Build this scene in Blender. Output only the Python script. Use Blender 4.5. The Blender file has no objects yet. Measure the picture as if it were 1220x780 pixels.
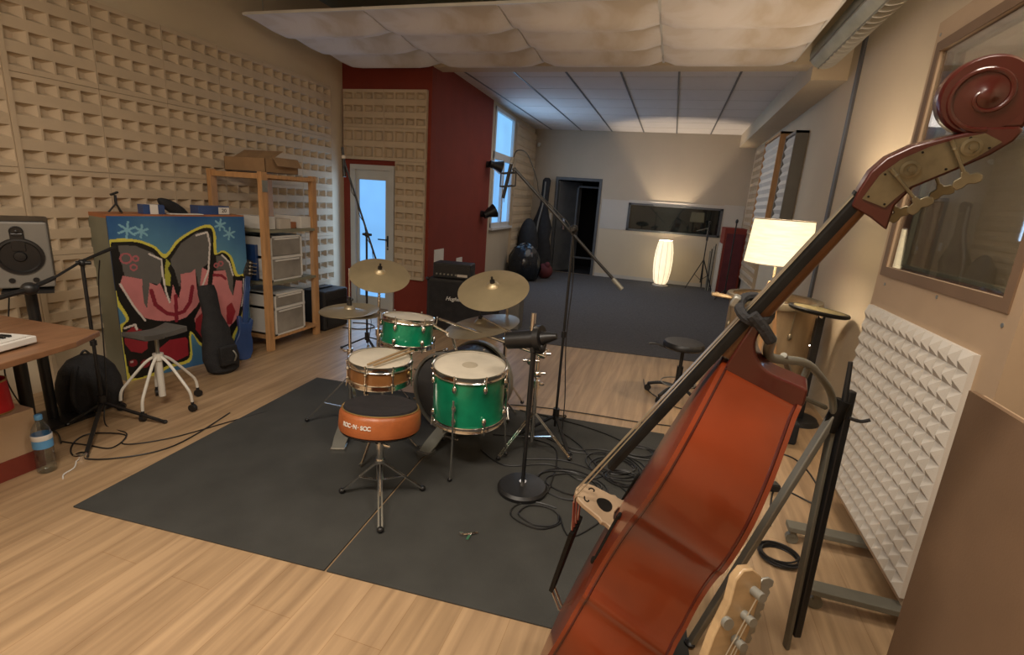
import bpy, math, random
from mathutils import Vector, Matrix, noise
PI = math.pi
random.seed(7)
scene = bpy.context.scene
COL = scene.collection
V = Vector

# ------------------------------------------------------------------ materials
def nodes(name):
    m = bpy.data.materials.new(name); m.use_nodes = True
    nt = m.node_tree; b = nt.nodes['Principled BSDF']
    return m, nt, b

def mat(name, col, rough=0.5, metal=0.0, vary=0.12, scale=6.0, bump=0.0, bscale=60.0, coat=0.0, spec=0.5, stretch=(1, 1, 1), emis=None, estr=0.0, alpha=1.0):
    m, nt, b = nodes(name)
    tc = nt.nodes.new('ShaderNodeTexCoord'); mp = nt.nodes.new('ShaderNodeMapping')
    mp.inputs['Scale'].default_value = stretch
    nt.links.new(tc.outputs['Object'], mp.inputs['Vector'])
    nz = nt.nodes.new('ShaderNodeTexNoise'); nz.inputs['Scale'].default_value = scale; nz.inputs['Detail'].default_value = 5
    nt.links.new(mp.outputs[0], nz.inputs['Vector'])
    cr = nt.nodes.new('ShaderNodeValToRGB')
    cr.color_ramp.elements[0].position = 0.3; cr.color_ramp.elements[1].position = 0.7
    lo = [max(0, c * (1 - vary)) for c in col]; hi = [min(1, c * (1 + vary)) for c in col]
    cr.color_ramp.elements[0].color = (*lo, 1); cr.color_ramp.elements[1].color = (*hi, 1)
    nt.links.new(nz.outputs['Fac'], cr.inputs[0]); nt.links.new(cr.outputs[0], b.inputs['Base Color'])
    b.inputs['Roughness'].default_value = rough; b.inputs['Metallic'].default_value = metal
    b.inputs['Coat Weight'].default_value = coat; b.inputs['Coat Roughness'].default_value = 0.08
    b.inputs['Specular IOR Level'].default_value = spec
    if bump:
        n2 = nt.nodes.new('ShaderNodeTexNoise'); n2.inputs['Scale'].default_value = bscale
        nt.links.new(mp.outputs[0], n2.inputs['Vector'])
        bp = nt.nodes.new('ShaderNodeBump'); bp.inputs['Strength'].default_value = bump; bp.inputs['Distance'].default_value = 0.01
        nt.links.new(n2.outputs['Fac'], bp.inputs['Height']); nt.links.new(bp.outputs[0], b.inputs['Normal'])
    if emis:
        b.inputs['Emission Color'].default_value = (*emis, 1); b.inputs['Emission Strength'].default_value = estr
    return m

def plank_mat():
    m, nt, b = nodes('oak_planks')
    tc = nt.nodes.new('ShaderNodeTexCoord')
    mp = nt.nodes.new('ShaderNodeMapping'); mp.inputs['Rotation'].default_value = (0, 0, PI / 2)
    nt.links.new(tc.outputs['Object'], mp.inputs['Vector'])
    br = nt.nodes.new('ShaderNodeTexBrick'); br.offset = 0.37
    for k, v in (('Scale', 1.0), ('Mortar Size', 0.0012), ('Brick Width', 1.25), ('Row Height', 0.19), ('Bias', 0.0)): br.inputs[k].default_value = v
    br.inputs['Color1'].default_value = (0.47, 0.325, 0.195, 1); br.inputs['Color2'].default_value = (0.41, 0.28, 0.162, 1); br.inputs['Mortar'].default_value = (0.33, 0.2, 0.1, 1)
    nt.links.new(mp.outputs[0], br.inputs['Vector'])
    mp2 = nt.nodes.new('ShaderNodeMapping'); mp2.inputs['Scale'].default_value = (14, 0.9, 1)
    nt.links.new(tc.outputs['Object'], mp2.inputs['Vector'])
    nz = nt.nodes.new('ShaderNodeTexNoise'); nz.inputs['Scale'].default_value = 1.6; nz.inputs['Detail'].default_value = 7; nz.inputs['Distortion'].default_value = 0.5
    nt.links.new(mp2.outputs[0], nz.inputs['Vector'])
    cr = nt.nodes.new('ShaderNodeValToRGB'); cr.color_ramp.elements[0].position = 0.32; cr.color_ramp.elements[0].color = (0.66, 0.62, 0.58, 1); cr.color_ramp.elements[1].position = 0.66; cr.color_ramp.elements[1].color = (1.12, 1.1, 1.06, 1)
    nt.links.new(nz.outputs['Fac'], cr.inputs[0])
    mx = nt.nodes.new('ShaderNodeMix'); mx.data_type = 'RGBA'; mx.blend_type = 'MULTIPLY'; mx.inputs['Factor'].default_value = 0.85
    nt.links.new(br.outputs['Color'], mx.inputs['A']); nt.links.new(cr.outputs[0], mx.inputs['B'])
    nt.links.new(mx.outputs['Result'], b.inputs['Base Color'])
    b.inputs['Roughness'].default_value = 0.42
    return m

def attr_mat(name, rough=0.5):
    m, nt, b = nodes(name)
    a = nt.nodes.new('ShaderNodeAttribute'); a.attribute_name = 'paint'
    nz = nt.nodes.new('ShaderNodeTexNoise'); nz.inputs['Scale'].default_value = 9
    tc = nt.nodes.new('ShaderNodeTexCoord'); nt.links.new(tc.outputs['Object'], nz.inputs['Vector'])
    mx = nt.nodes.new('ShaderNodeMix'); mx.data_type = 'RGBA'; mx.blend_type = 'MULTIPLY'; mx.inputs['Factor'].default_value = 0.25
    nt.links.new(a.outputs['Color'], mx.inputs['A']); nt.links.new(nz.outputs['Fac'], mx.inputs['B'])
    nt.links.new(mx.outputs['Result'], b.inputs['Base Color']); b.inputs['Roughness'].default_value = rough
    return m

def glass_mat(name, col=(1, 1, 1), rough=0.02):
    m, nt, b = nodes(name)
    nt.nodes.remove(b)
    out = nt.nodes['Material Output']
    gl = nt.nodes.new('ShaderNodeBsdfGlossy'); gl.inputs['Roughness'].default_value = rough
    tr = nt.nodes.new('ShaderNodeBsdfTransparent'); tr.inputs['Color'].default_value = (*col, 1)
    lwn = nt.nodes.new('ShaderNodeLayerWeight'); pw = nt.nodes.new('ShaderNodeMath'); pw.operation = 'POWER'; pw.inputs[1].default_value = 3.0; nt.links.new(lwn.outputs['Facing'], pw.inputs[0]); fr = nt.nodes.new('ShaderNodeMapRange'); fr.inputs['To Min'].default_value = .10; fr.inputs['To Max'].default_value = .95; nt.links.new(pw.outputs[0], fr.inputs['Value'])
    mx = nt.nodes.new('ShaderNodeMixShader')
    nt.links.new(fr.outputs[0], mx.inputs[0]); nt.links.new(tr.outputs[0], mx.inputs[1]); nt.links.new(gl.outputs[0], mx.inputs[2])
    nt.links.new(mx.outputs[0], out.inputs['Surface'])
    return m

def glow_mat(name, col, strength, vary=0.1, scale=5, base=(0.8, 0.8, 0.8), stretch=(1, 1, 1)):
    m, nt, b = nodes(name)
    tc = nt.nodes.new('ShaderNodeTexCoord'); mp = nt.nodes.new('ShaderNodeMapping'); mp.inputs['Scale'].default_value = stretch
    nt.links.new(tc.outputs['Object'], mp.inputs['Vector'])
    nz = nt.nodes.new('ShaderNodeTexNoise'); nz.inputs['Scale'].default_value = scale
    nt.links.new(mp.outputs[0], nz.inputs['Vector'])
    cr = nt.nodes.new('ShaderNodeValToRGB'); cr.color_ramp.elements[0].position = .35; cr.color_ramp.elements[1].position = .65
    cr.color_ramp.elements[0].color = (*[c * (1 - vary) for c in col], 1); cr.color_ramp.elements[1].color = (*[c * (1 + vary) for c in col], 1)
    nt.links.new(nz.outputs['Fac'], cr.inputs[0]); nt.links.new(cr.outputs[0], b.inputs['Emission Color'])
    b.inputs['Emission Strength'].default_value = strength
    b.inputs['Base Color'].default_value = (*base, 1); b.inputs['Roughness'].default_value = .7
    b.inputs['Specular IOR Level'].default_value = .1
    return m

M = dict(
    floor=plank_mat(),
    cream=mat('cream_wall_paint', (0.60, 0.50, 0.36), .8, vary=.05, scale=1.2, bump=.05, bscale=90),
    grey_cream=mat('grey_cream_wall_paint', (0.47, 0.40, 0.305), .8, vary=.06, scale=1.0),
    pale_paint=mat('pale_band_paint', (0.50, 0.47, 0.42), .75, vary=.04, scale=2),
    redwall=mat('brick_red_wall_paint', (0.20, 0.026, 0.013), .8, vary=.08, scale=2.5, bump=.06, bscale=70),
    foam=mat('sand_foam', (0.52, 0.41, 0.285), .95, vary=.07, scale=3, bump=.1, bscale=200),
    foam_white=mat('pale_foam', (0.60, 0.56, 0.50), .9, vary=.05, scale=5, bump=.1, bscale=200),
    ceil=mat('ceiling_tile_white', (0.70, 0.66, 0.64), .85, vary=.03, scale=1.5, bump=.05, bscale=150),
    ceil_dark=mat('raw_ceiling_green_grey', (0.34, 0.39, 0.34), .9, vary=.2, scale=1.0),
    baffle=None,
    mdf=mat('mdf_board', (0.19, 0.116, 0.066), .7, vary=.1, scale=4, bump=.05, bscale=160),
    mdf_light=mat('pale_mdf', (0.47, 0.335, 0.215), .7, vary=.08, scale=3),
    carpet=mat('dark_grey_carpet', (0.075, 0.072, 0.076), .98, vary=.2, scale=30, bump=.3, bscale=300),
    mat_rubber=mat('charcoal_mat', (0.050, 0.050, 0.046), .85, vary=.15, scale=3.5, bump=.15, bscale=250, spec=.3),
    black=mat('satin_black', (0.012, 0.012, 0.013), .4, vary=.2, scale=10),
    black_matte=mat('matte_black_fabric', (0.014, 0.014, 0.016), .85, vary=.3, scale=14, bump=.4, bscale=80),
    black_gloss=mat('shiny_black_bag', (0.012, 0.014, 0.018), .18, vary=.2, scale=6, bump=.5, bscale=9),
    tolex=mat('black_tolex', (0.016, 0.015, 0.015), .6, vary=.2, scale=40, bump=.3, bscale=250),
    chrome=mat('chrome', (0.80, 0.78, 0.75), .16, metal=1, vary=.05, scale=12),
    steel=mat('grey_steel', (0.30, 0.30, 0.27), .4, metal=.6, vary=.1, scale=8),
    grey_tube=mat('grey_painted_tube', (0.17, 0.165, 0.135), .45, metal=.3, vary=.1, scale=8),
    white_steel=mat('white_enamel_tube', (0.68, 0.66, 0.60), .35, vary=.05),
    brass=mat('cymbal_bronze', (0.52, 0.43, 0.27), .42, metal=.65, vary=.12, scale=5, bump=.06, bscale=40),
    dark_brass=mat('dark_cymbal_bronze', (0.34, 0.29, 0.20), .40, metal=.65, vary=.15, scale=5),
    plate_brass=mat('tarnished_brass_plate', (0.19, 0.165, 0.11), .38, metal=.85, vary=.3, scale=18),
    green=mat('green_sparkle_shell', (0.004, 0.24, 0.12), .28, vary=.35, scale=7, coat=.6, metal=.2),
    tan_shell=mat('brown_wood_snare_shell', (0.24, 0.105, 0.035), .35, vary=.3, scale=5, coat=.5),
    head=mat('coated_drum_head', (0.66, 0.60, 0.49), .6, vary=.12, scale=6),
    dark_head=mat('dark_translucent_head', (0.06, 0.06, 0.062), .25, vary=.25, scale=4),
    varnish=mat('orange_red_varnish', (0.155, 0.023, 0.0045), .30, vary=.35, scale=3.0, coat=.35, stretch=(1, 1, 1)),
    varnish_dark=mat('deep_red_varnish', (0.060, 0.008, 0.0055), .28, vary=.2, scale=6, coat=.35),
    ebony=mat('ebony', (0.010, 0.009, 0.008), .5, vary=.3, scale=20, spec=.12),
    neckwood=mat('brown_neck_wood', (0.12, 0.052, 0.022), .35, vary=.2, scale=8),
    maple=mat('pale_maple', (0.36, 0.245, 0.13), .4, vary=.14, scale=9, stretch=(1, 1, 6), coat=.3),
    pine=mat('pine_wood', (0.50, 0.275, 0.12), .55, vary=.18, scale=5, stretch=(6, 6, 1)),
    bridge=mat('bridge_maple', (0.36, 0.255, 0.16), .5, vary=.12, scale=12),
    string=mat('steel_string', (0.55, 0.52, 0.45), .3, metal=.9),
    silk=mat('red_string_silk', (0.25, 0.06, 0.04), .6),
    throne=mat('tan_orange_vinyl', (0.36, 0.105, 0.032), .35, vary=.18, scale=9, bump=.15, bscale=120),
    throne_top=mat('black_velour', (0.015, 0.013, 0.015), .95, vary=.3, scale=20),
    speaker_grey=mat('grey_speaker_face', (0.17, 0.162, 0.145), .5, vary=.06),
    cone=mat('speaker_cone_black', (0.010, 0.010, 0.011), .35),
    desk=mat('brown_desk_laminate', (0.24, 0.12, 0.06), .4, vary=.2, scale=6, stretch=(6, 1, 1)),
    redbase=mat('dark_red_plinth', (0.20, 0.035, 0.022), .5, vary=.2, scale=4),
    red=mat('bright_red_shade', (0.50, 0.010, 0.014), .5, vary=.1),
    gold=mat('gold_rim', (0.5, 0.33, 0.12), .35, metal=.7),
    cab_side=mat('sage_grey_cabinet_side', (0.21, 0.205, 0.145), .7, vary=.15, scale=3),
    orange_top=mat('orange_wood_top', (0.36, 0.13, 0.05), .45, vary=.2, scale=6),
    white=mat('white_plastic', (0.70, 0.69, 0.66), .4, vary=.04),
    offwhite=mat('warm_white_plastic', (0.55, 0.49, 0.42), .5, vary=.08),
    clear=mat('cloudy_clear_plastic', (0.30, 0.28, 0.25), .3, vary=.25, scale=5),
    cardboard=mat('brown_cardboard', (0.30, 0.185, 0.095), .8, vary=.12, scale=8),
    blue=mat('blue_lacquer', (0.02, 0.06, 0.20), .3, vary=.15, coat=.4),
    blue_label=mat('light_blue_print', (0.10, 0.32, 0.62), .4),
    seat_grey=mat('dark_grey_seat', (0.085, 0.08, 0.075), .55, vary=.15),
    maroon=mat('maroon_cloth', (0.10, 0.015, 0.018), .8, vary=.2, bump=.2, bscale=30),
    barrel=mat('aged_tan_shell', (0.36, 0.26, 0.15), .6, vary=.22, scale=3, stretch=(4, 4, 1)),
    olive=mat('dark_olive_panel', (0.12, 0.095, 0.035), .85, vary=.12, scale=2),
    stripe=mat('slate_grey_trunking', (0.11, 0.11, 0.12), .5),
    duct=mat('aged_grey_metal', (0.42, 0.43, 0.38), .42, metal=.4, vary=.2, scale=5),
    frame_white=mat('white_window_frame', (0.62, 0.62, 0.62), .4, vary=.03),
    door_paint=mat('grey_white_door_paint', (0.50, 0.49, 0.46), .5, vary=.05),
    dark_door=mat('dark_grey_door', (0.075, 0.078, 0.082), .5, vary=.15),
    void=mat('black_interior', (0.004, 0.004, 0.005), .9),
    graffiti=attr_mat('spray_painted_panel', .45),
    day=glow_mat('frosted_daylight_pane', (0.20, 0.52, 1.0), 1.0, vary=.10, scale=1.5, base=(.1, .1, .1)),
    day_top=glow_mat('bright_daylight_pane', (0.24, 0.58, 1.0), 1.0, vary=.08, scale=1.5, base=(.1, .1, .1)),
    shade=glow_mat('glowing_linen_shade', (1.0, 0.78, 0.42), 1.25, vary=.14, scale=9, stretch=(1, 1, 7)),
    paper=glow_mat('glowing_paper_shade', (1.0, 0.80, 0.48), 1.1, vary=.08, scale=7),
    bulb=glow_mat('lit_bulb', (1.0, 0.85, 0.6), 6, vary=.02),
    glass=glass_mat('clear_glass', (.98, .98, .96)),
    dark_glass=mat('dark_booth_glass', (0.006, 0.009, 0.010), .02, vary=.1, spec=.4),
    worn=mat('worn_head_spot', (0.46, 0.40, 0.30), .7, vary=.15, scale=12),
    petg=glass_mat('bottle_plastic', (.80, .86, .88), .08),
    lens_glow=glow_mat('pale_lit_panel', (0.85, 0.8, 0.7), .7),
)
# stained suspended ceiling fleece
def baffle_mat():
    m, nt, b = nodes('stained_white_fleece')
    tc = nt.nodes.new('ShaderNodeTexCoord')
    nz = nt.nodes.new('ShaderNodeTexNoise'); nz.inputs['Scale'].default_value = 1.7; nz.inputs['Detail'].default_value = 6; nz.inputs['Distortion'].default_value = 1.2
    nt.links.new(tc.outputs['Object'], nz.inputs['Vector'])
    sx = nt.nodes.new('ShaderNodeSeparateXYZ'); nt.links.new(tc.outputs['Object'], sx.inputs[0])
    gt = nt.nodes.new('ShaderNodeMapRange'); gt.inputs['From Min'].default_value = -0.5; gt.inputs['From Max'].default_value = 0.2
    nt.links.new(sx.outputs['X'], gt.inputs['Value'])
    cr = nt.nodes.new('ShaderNodeValToRGB')
    e = cr.color_ramp.elements; e[0].position = .42; e[0].color = (0, 0, 0, 1); e[1].position = .62; e[1].color = (1, 1, 1, 1)
    nt.links.new(nz.outputs['Fac'], cr.inputs[0])
    mu = nt.nodes.new('ShaderNodeMath'); mu.operation = 'MULTIPLY'
    nt.links.new(gt.outputs[0], mu.inputs[0]); nt.links.new(cr.outputs[0], mu.inputs[1])
    mx = nt.nodes.new('ShaderNodeMix'); mx.data_type = 'RGBA'
    mx.inputs['A'].default_value = (0.82, 0.78, 0.76, 1); mx.inputs['B'].default_value = (0.62, 0.54, 0.44, 1)
    nt.links.new(mu.outputs[0], mx.inputs['Factor']); nt.links.new(mx.outputs['Result'], b.inputs['Base Color'])
    b.inputs['Roughness'].default_value = .9
    return m
M['baffle'] = baffle_mat()

# ------------------------------------------------------------------ mesh builder
class MB:
    def __init__(s, T=None):
        s.v = []; s.f = []; s.mi = []; s.T = T; s.cur = 0
    def add(s, vs, fs):
        o = len(s.v)
        for p in vs:
            p = V(p)
            s.v.append(s.T @ p if s.T is not None else p)
        for f in fs:
            s.f.append([i + o for i in f]); s.mi.append(s.cur)
        return s
    def box(s, x0, x1, y0, y1, z0, z1):
        return s.add([(x0, y0, z0), (x1, y0, z0), (x1, y1, z0), (x0, y1, z0), (x0, y0, z1), (x1, y0, z1), (x1, y1, z1), (x0, y1, z1)],
                     [(0, 3, 2, 1), (4, 5, 6, 7), (0, 1, 5, 4), (1, 2, 6, 5), (2, 3, 7, 6), (3, 0, 4, 7)])
    def obox(s, c, u, v, w, a, b, d):       # oriented box: centre, three axes, half sizes
        c, u, v, w = V(c), V(u).normalized() * a, V(v).normalized() * b, V(w).normalized() * d
        vs = [c + i * u + j * v + k * w for k in (-1, 1) for i, j in ((-1, -1), (1, -1), (1, 1), (-1, 1))]
        return s.add(vs, [(0, 3, 2, 1), (4, 5, 6, 7), (0, 1, 5, 4), (1, 2, 6, 5), (2, 3, 7, 6), (3, 0, 4, 7)])
    def bar(s, p0, p1, a, b, up=(0, 0, 1)):  # rectangular bar between two points
        p0, p1 = V(p0), V(p1); d = (p1 - p0); L = d.length; d.normalize()
        x = d.cross(V(up));
        if x.length < 1e-4: x = d.cross(V((1, 0, 0)))
        x.normalize(); y = x.cross(d)
        return s.obox((p0 + p1) / 2, x, y, d, a / 2, b / 2, L / 2)
    def cyl(s, p0, p1, r0, r1=None, n=14):
        p0, p1 = V(p0), V(p1); r1 = r0 if r1 is None else r1
        d = (p1 - p0).normalized(); x = d.orthogonal().normalized(); y = d.cross(x)
        vs = []
        for p, r in ((p0, r0), (p1, r1)):
            vs += [p + (x * math.cos(2 * PI * i / n) + y * math.sin(2 * PI * i / n)) * r for i in range(n)]
        fs = [(i, (i + 1) % n, n + (i + 1) % n, n + i) for i in range(n)] + [tuple(range(n - 1, -1, -1)), tuple(range(n, 2 * n))]
        return s.add(vs, fs)
    def tube(s, pts, r, n=8, closed=False):
        pts = [V(p) for p in pts]; N = len(pts)
        rs = r if isinstance(r, (list, tuple)) else [r] * N
        vs = []; prev = None
        for i, p in enumerate(pts):
            a = pts[(i - 1) % N] if (i or closed) else p
            b = pts[(i + 1) % N] if (i < N - 1 or closed) else p
            d = (b - a)
            d = d.normalized() if d.length > 1e-9 else V((0, 0, 1))
            if prev is None: x = d.orthogonal().normalized()
            else:
                x = prev - d * prev.dot(d)
                x = x.normalized() if x.length > 1e-6 else d.orthogonal().normalized()
            prev = x; y = d.cross(x)
            vs += [p + (x * math.cos(2 * PI * k / n) + y * math.sin(2 * PI * k / n)) * rs[i] for k in range(n)]
        fs = []
        for i in range(N if closed else N - 1):
            j = (i + 1) % N
            for k in range(n): fs.append((i * n + k, i * n + (k + 1) % n, j * n + (k + 1) % n, j * n + k))
        if not closed: fs += [tuple(range(n - 1, -1, -1)), tuple(range((N - 1) * n, N * n))]
        return s.add(vs, fs)
    def lathe(s, prof, o=(0, 0, 0), ax=(0, 0, 1), n=32):   # prof: (radius, height)
        o = V(o); d = V(ax).normalized(); x = d.orthogonal().normalized(); y = d.cross(x)
        if abs(d.z) > .99: x, y = V((1, 0, 0)), V((0, 1, 0)) * (1 if d.z > 0 else -1)
        vs = []; idx = []
        for r, h in prof:
            if r < 1e-6: idx.append([len(vs)]); vs.append(o + d * h)
            else:
                idx.append(list(range(len(vs), len(vs) + n)))
                vs += [o + d * h + (x * math.cos(2 * PI * k / n) + y * math.sin(2 * PI * k / n)) * r for k in range(n)]
        fs = []
        for a, b in zip(idx, idx[1:]):
            for k in range(n):
                k2 = (k + 1) % n
                if len(a) == 1 and len(b) == 1: continue
                if len(a) == 1: fs.append((a[0], b[k2], b[k]))
                elif len(b) == 1: fs.append((a[k], a[k2], b[0]))
                else: fs.append((a[k], a[k2], b[k2], b[k]))
        return s.add(vs, fs)
    def ball(s, c, r, n=16, rot=None):
        if not isinstance(r, (tuple, list)): r = (r, r, r)
        h = n // 2; vs = []; c = V(c)
        for i in range(1, h):
            t = PI * i / h
            for k in range(n):
                p = V((r[0] * math.sin(t) * math.cos(2 * PI * k / n), r[1] * math.sin(t) * math.sin(2 * PI * k / n), r[2] * math.cos(t)))
                vs.append(c + (rot @ p if rot else p))
        for z in (r[2], -r[2]):
            p = V((0, 0, z)); vs.append(c + (rot @ p if rot else p))
        T_, B_ = len(vs) - 2, len(vs) - 1; fs = []
        for i in range(h - 2):
            for k in range(n): fs.append((i * n + k, (i + 1) * n + k, (i + 1) * n + (k + 1) % n, i * n + (k + 1) % n))
        for k in range(n):
            fs.append((T_, k, (k + 1) % n)); fs.append((B_, (h - 2) * n + (k + 1) % n, (h - 2) * n + k))
        return s.add(vs, fs)
    def prism(s, poly, o, u, v, w):         # polygon in (u,v) from o, extruded along vector w
        o, u, v, w = V(o), V(u), V(v), V(w); n = len(poly)
        vs = [o + u * a + v * b for a, b in poly] + [o + u * a + v * b + w for a, b in poly]
        fs = [tuple(range(n - 1, -1, -1)), tuple(range(n, 2 * n))] + [(i, (i + 1) % n, n + (i + 1) % n, n + i) for i in range(n)]
        return s.add(vs, fs)
    def grid(s, rows):                      # rows of points -> quads
        n = len(rows[0]); vs = [p for r in rows for p in r]
        fs = [(i * n + j, i * n + j + 1, (i + 1) * n + j + 1, (i + 1) * n + j) for i in range(len(rows) - 1) for j in range(n - 1)]
        return s.add(vs, fs)
    def use(s, k): s.cur = k; return s
    def obj(s, name, m, parent=None, smooth=True, bev=0, origin=None, ang=40):
        if isinstance(m, str): m = [m]
        me = bpy.data.meshes.new(name)
        if parent is not None: off = V(parent.get('_w', (0, 0, 0)))
        elif origin is not None: off = V(origin)
        else:
            xs = [p.x for p in s.v]; ys = [p.y for p in s.v]; zs = [p.z for p in s.v]
            off = V(((min(xs) + max(xs)) / 2, (min(ys) + max(ys)) / 2, min(zs)))
        me.from_pydata([p - off for p in s.v], [], s.f)
        for k in m: me.materials.append(M[k])
        if len(m) > 1:
            for p, i in zip(me.polygons, s.mi): p.material_index = i
        me.validate()
        o = bpy.data.objects.new(name, me); COL.objects.link(o)
        o['_w'] = tuple(off)
        if parent is not None:
            o.parent = parent
            # nested parents share the thing's origin
        else: o.location = off
        import bmesh
        bm = bmesh.new(); bm.from_mesh(me); bmesh.ops.recalc_face_normals(bm, faces=bm.faces); bm.to_mesh(me); bm.free()
        if smooth:
            for p in me.polygons: p.use_smooth = True
            me.set_sharp_from_angle(angle=math.radians(ang))
        if bev:
            b = o.modifiers.new('bevel', 'BEVEL'); b.width = bev; b.segments = 2; b.limit_method = 'ANGLE'; b.angle_limit = math.radians(50)
        return o

def tag(o, label=None, cat=None, group=None, kind=None):
    if label: o['label'] = label
    if cat: o['category'] = cat
    if group: o['group'] = group
    if kind: o['kind'] = kind
    return o
def thing(name, label, cat, loc=(0, 0, 0), group=None):
    o = bpy.data.objects.new(name, None); COL.objects.link(o); o.location = loc; o['_w'] = tuple(loc)
    o.empty_display_size = .1
    return tag(o, label, cat, group)
def struct(o): o['kind'] = 'structure'; return o
def spline(P, k=8, closed=False):
    P = [V(p) for p in P]; n = len(P); out = []
    for i in range(n if closed else n - 1):
        a = P[(i - 1) % n] if (closed or i > 0) else P[0]; b = P[i]; c = P[(i + 1) % n]; d = P[(i + 2) % n] if (closed or i < n - 2) else P[-1]
        for j in range(k):
            t = j / k
            out.append(0.5 * ((2 * b) + (c - a) * t + (2 * a - 5 * b + 4 * c - d) * t * t + (3 * b - a - 3 * c + d) * t ** 3))
    if not closed: out.append(P[-1])
    return out
def copy_tree(o, parent=None):
    c = o.copy(); COL.objects.link(c)
    if parent is not None: c.parent = parent
    for ch in list(o.children): copy_tree(ch, c)
    return c
def text(name, body, m, parent, pos, right, up, size, depth=.0012, shear=0.0, bold=0.0):
    cu = bpy.data.curves.new(name, 'FONT'); cu.body = body; cu.size = size; cu.extrude = depth; cu.align_x = 'CENTER'; cu.align_y = 'CENTER'; cu.shear = shear; cu.offset = bold
    t = bpy.data.objects.new(name, cu); COL.objects.link(t)
    dg = bpy.context.evaluated_depsgraph_get(); dg.update()
    me = bpy.data.meshes.new_from_object(t.evaluated_get(dg)); bpy.data.objects.remove(t)
    r, u = V(right).normalized(), V(up).normalized(); n = r.cross(u)
    R_ = Matrix((r, u, n)).transposed().to_4x4(); R_.translation = V(pos) - V(parent.get('_w', (0, 0, 0)))
    me.transform(R_); me.materials.clear(); me.materials.append(M[m]); me.name = name
    o = bpy.data.objects.new(name, me); COL.objects.link(o); o.parent = parent; o['_w'] = parent['_w']
    return o
# ================================================================== THE ROOM
XL, XR = -4.10, 1.38
YF, YB = -2.2, 11.34          # near wall, back wall
YR = 5.80                      # red wall
ZC, ZR = 3.55, 3.06           # raw ceiling, rear tile ceiling
def lw(y): return -2.88 - .043 * (y - YR)      # left side of the rear bay
struct(MB().box(XL - .2, XR + .2, YF - .2, YB + .1, -.12, 0).obj('floor', 'floor', smooth=False, origin=(0, 0, 0)))
# carpet in the rear bay (fixed)
cp = MB().prism([(-2.87, 5.22), (-1.4, 5.30), (XR, 5.60), (XR, YB), (lw(YB), YB), (-2.86, 5.85)], (0, 0, 0), (1, 0, 0), (0, 1, 0), (0, 0, .006))
struct(cp.obj('floor_carpet', 'carpet', smooth=False))
struct(MB().box(XL - .12, XL, YF, YR + .1, 0, ZC).obj('wall_left', 'cream', smooth=False))
struct(MB().box(XR, XR + .12, YF, YB + .1, 0, ZC).obj('wall_right', 'cream', smooth=False))
struct(MB().box(XL - .12, XR + .12, YF - .12, YF, 0, ZC).obj('wall_near', 'cream', smooth=False))
struct(MB().box(XL - .12, XR + .12, YF - .12, YR + .1, ZC, ZC + .1).obj('ceiling_front', 'ceil_dark', smooth=False))
# back wall with doorway (-2.56..-1.54, 2.09) and window (-.92..0.95, 1.09..1.62)
bk = MB()
bk.box(-3.3, -2.56, YB, YB + .14, 0, ZR + .2).box(-2.56, -1.54, YB, YB + .14, 2.09, ZR + .2).box(-1.54, -.91, YB, YB + .14, 0, ZR + .2)
bk.box(-.91, .95, YB, YB + .14, 0, 1.08).box(-.91, .95, YB, YB + .14, 1.62, ZR + .2).box(.95, XR + .1, YB, YB + .14, 0, ZR + .2)
struct(bk.obj('wall_back', 'grey_cream', smooth=False))
pb = MB().box(-1.50, -.93, YB - .012, YB, 1.06, 1.68).box(.97, XR - .02, YB - .012, YB, 1.12, 1.72).box(-.93, .97, YB - .012, YB, 1.64, 1.70)
struct(pb.obj('trim_1', 'pale_paint', smooth=False))
pb = MB().box(-1.50, XR - .02, YB - .010, YB, 0.08, 1.055)
struct(pb.obj('trim_2', 'cream', smooth=False))
struct(MB().box(-1.5, XR, YB - .02, YB - .001, 0, .08).obj('baseboard_back', 'pale_paint', smooth=False))
# red wall: front facet with the door opening, then the facet running back
dx0, dx1, dz = -3.985, -3.355, 1.84
rw = MB().box(XL, dx0, YR, YR + .12, 0, ZC).box(dx0, dx1, YR, YR + .12, dz, ZC).box(dx1, -2.88, YR, YR + .12, 0, ZC)
struct(rw.obj('wall_red_front', 'redwall', smooth=False))
def side(y0, y1, z0, z1, t=.12):
    return [(lw(y0) - t, y0, z0), (lw(y0), y0, z0), (lw(y1), y1, z0), (lw(y1) - t, y1, z0), (lw(y0) - t, y0, z1), (lw(y0), y0, z1), (lw(y1), y1, z1), (lw(y1) - t, y1, z1)]
BF = [(0, 3, 2, 1), (4, 5, 6, 7), (0, 1, 5, 4), (1, 2, 6, 5), (2, 3, 7, 6), (3, 0, 4, 7)]
struct(MB().add(side(YR + .001, 8.22, 0, ZC), BF).obj('wall_red_side', 'redwall', smooth=False))
wy0, wy1, wz0, wz1 = 8.34, 9.60, 1.04, 3.0
m = MB()
for a, b, c, d in ((8.22, wy0, 0, ZR + .2), (wy0, wy1, 0, wz0), (wy0, wy1, wz1, ZR + .2), (wy1, YB, 0, ZR + .2)): m.add(side(a, b, c, d), BF)
struct(m.obj('wall_bay_left', 'grey_cream', smooth=False))
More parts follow.
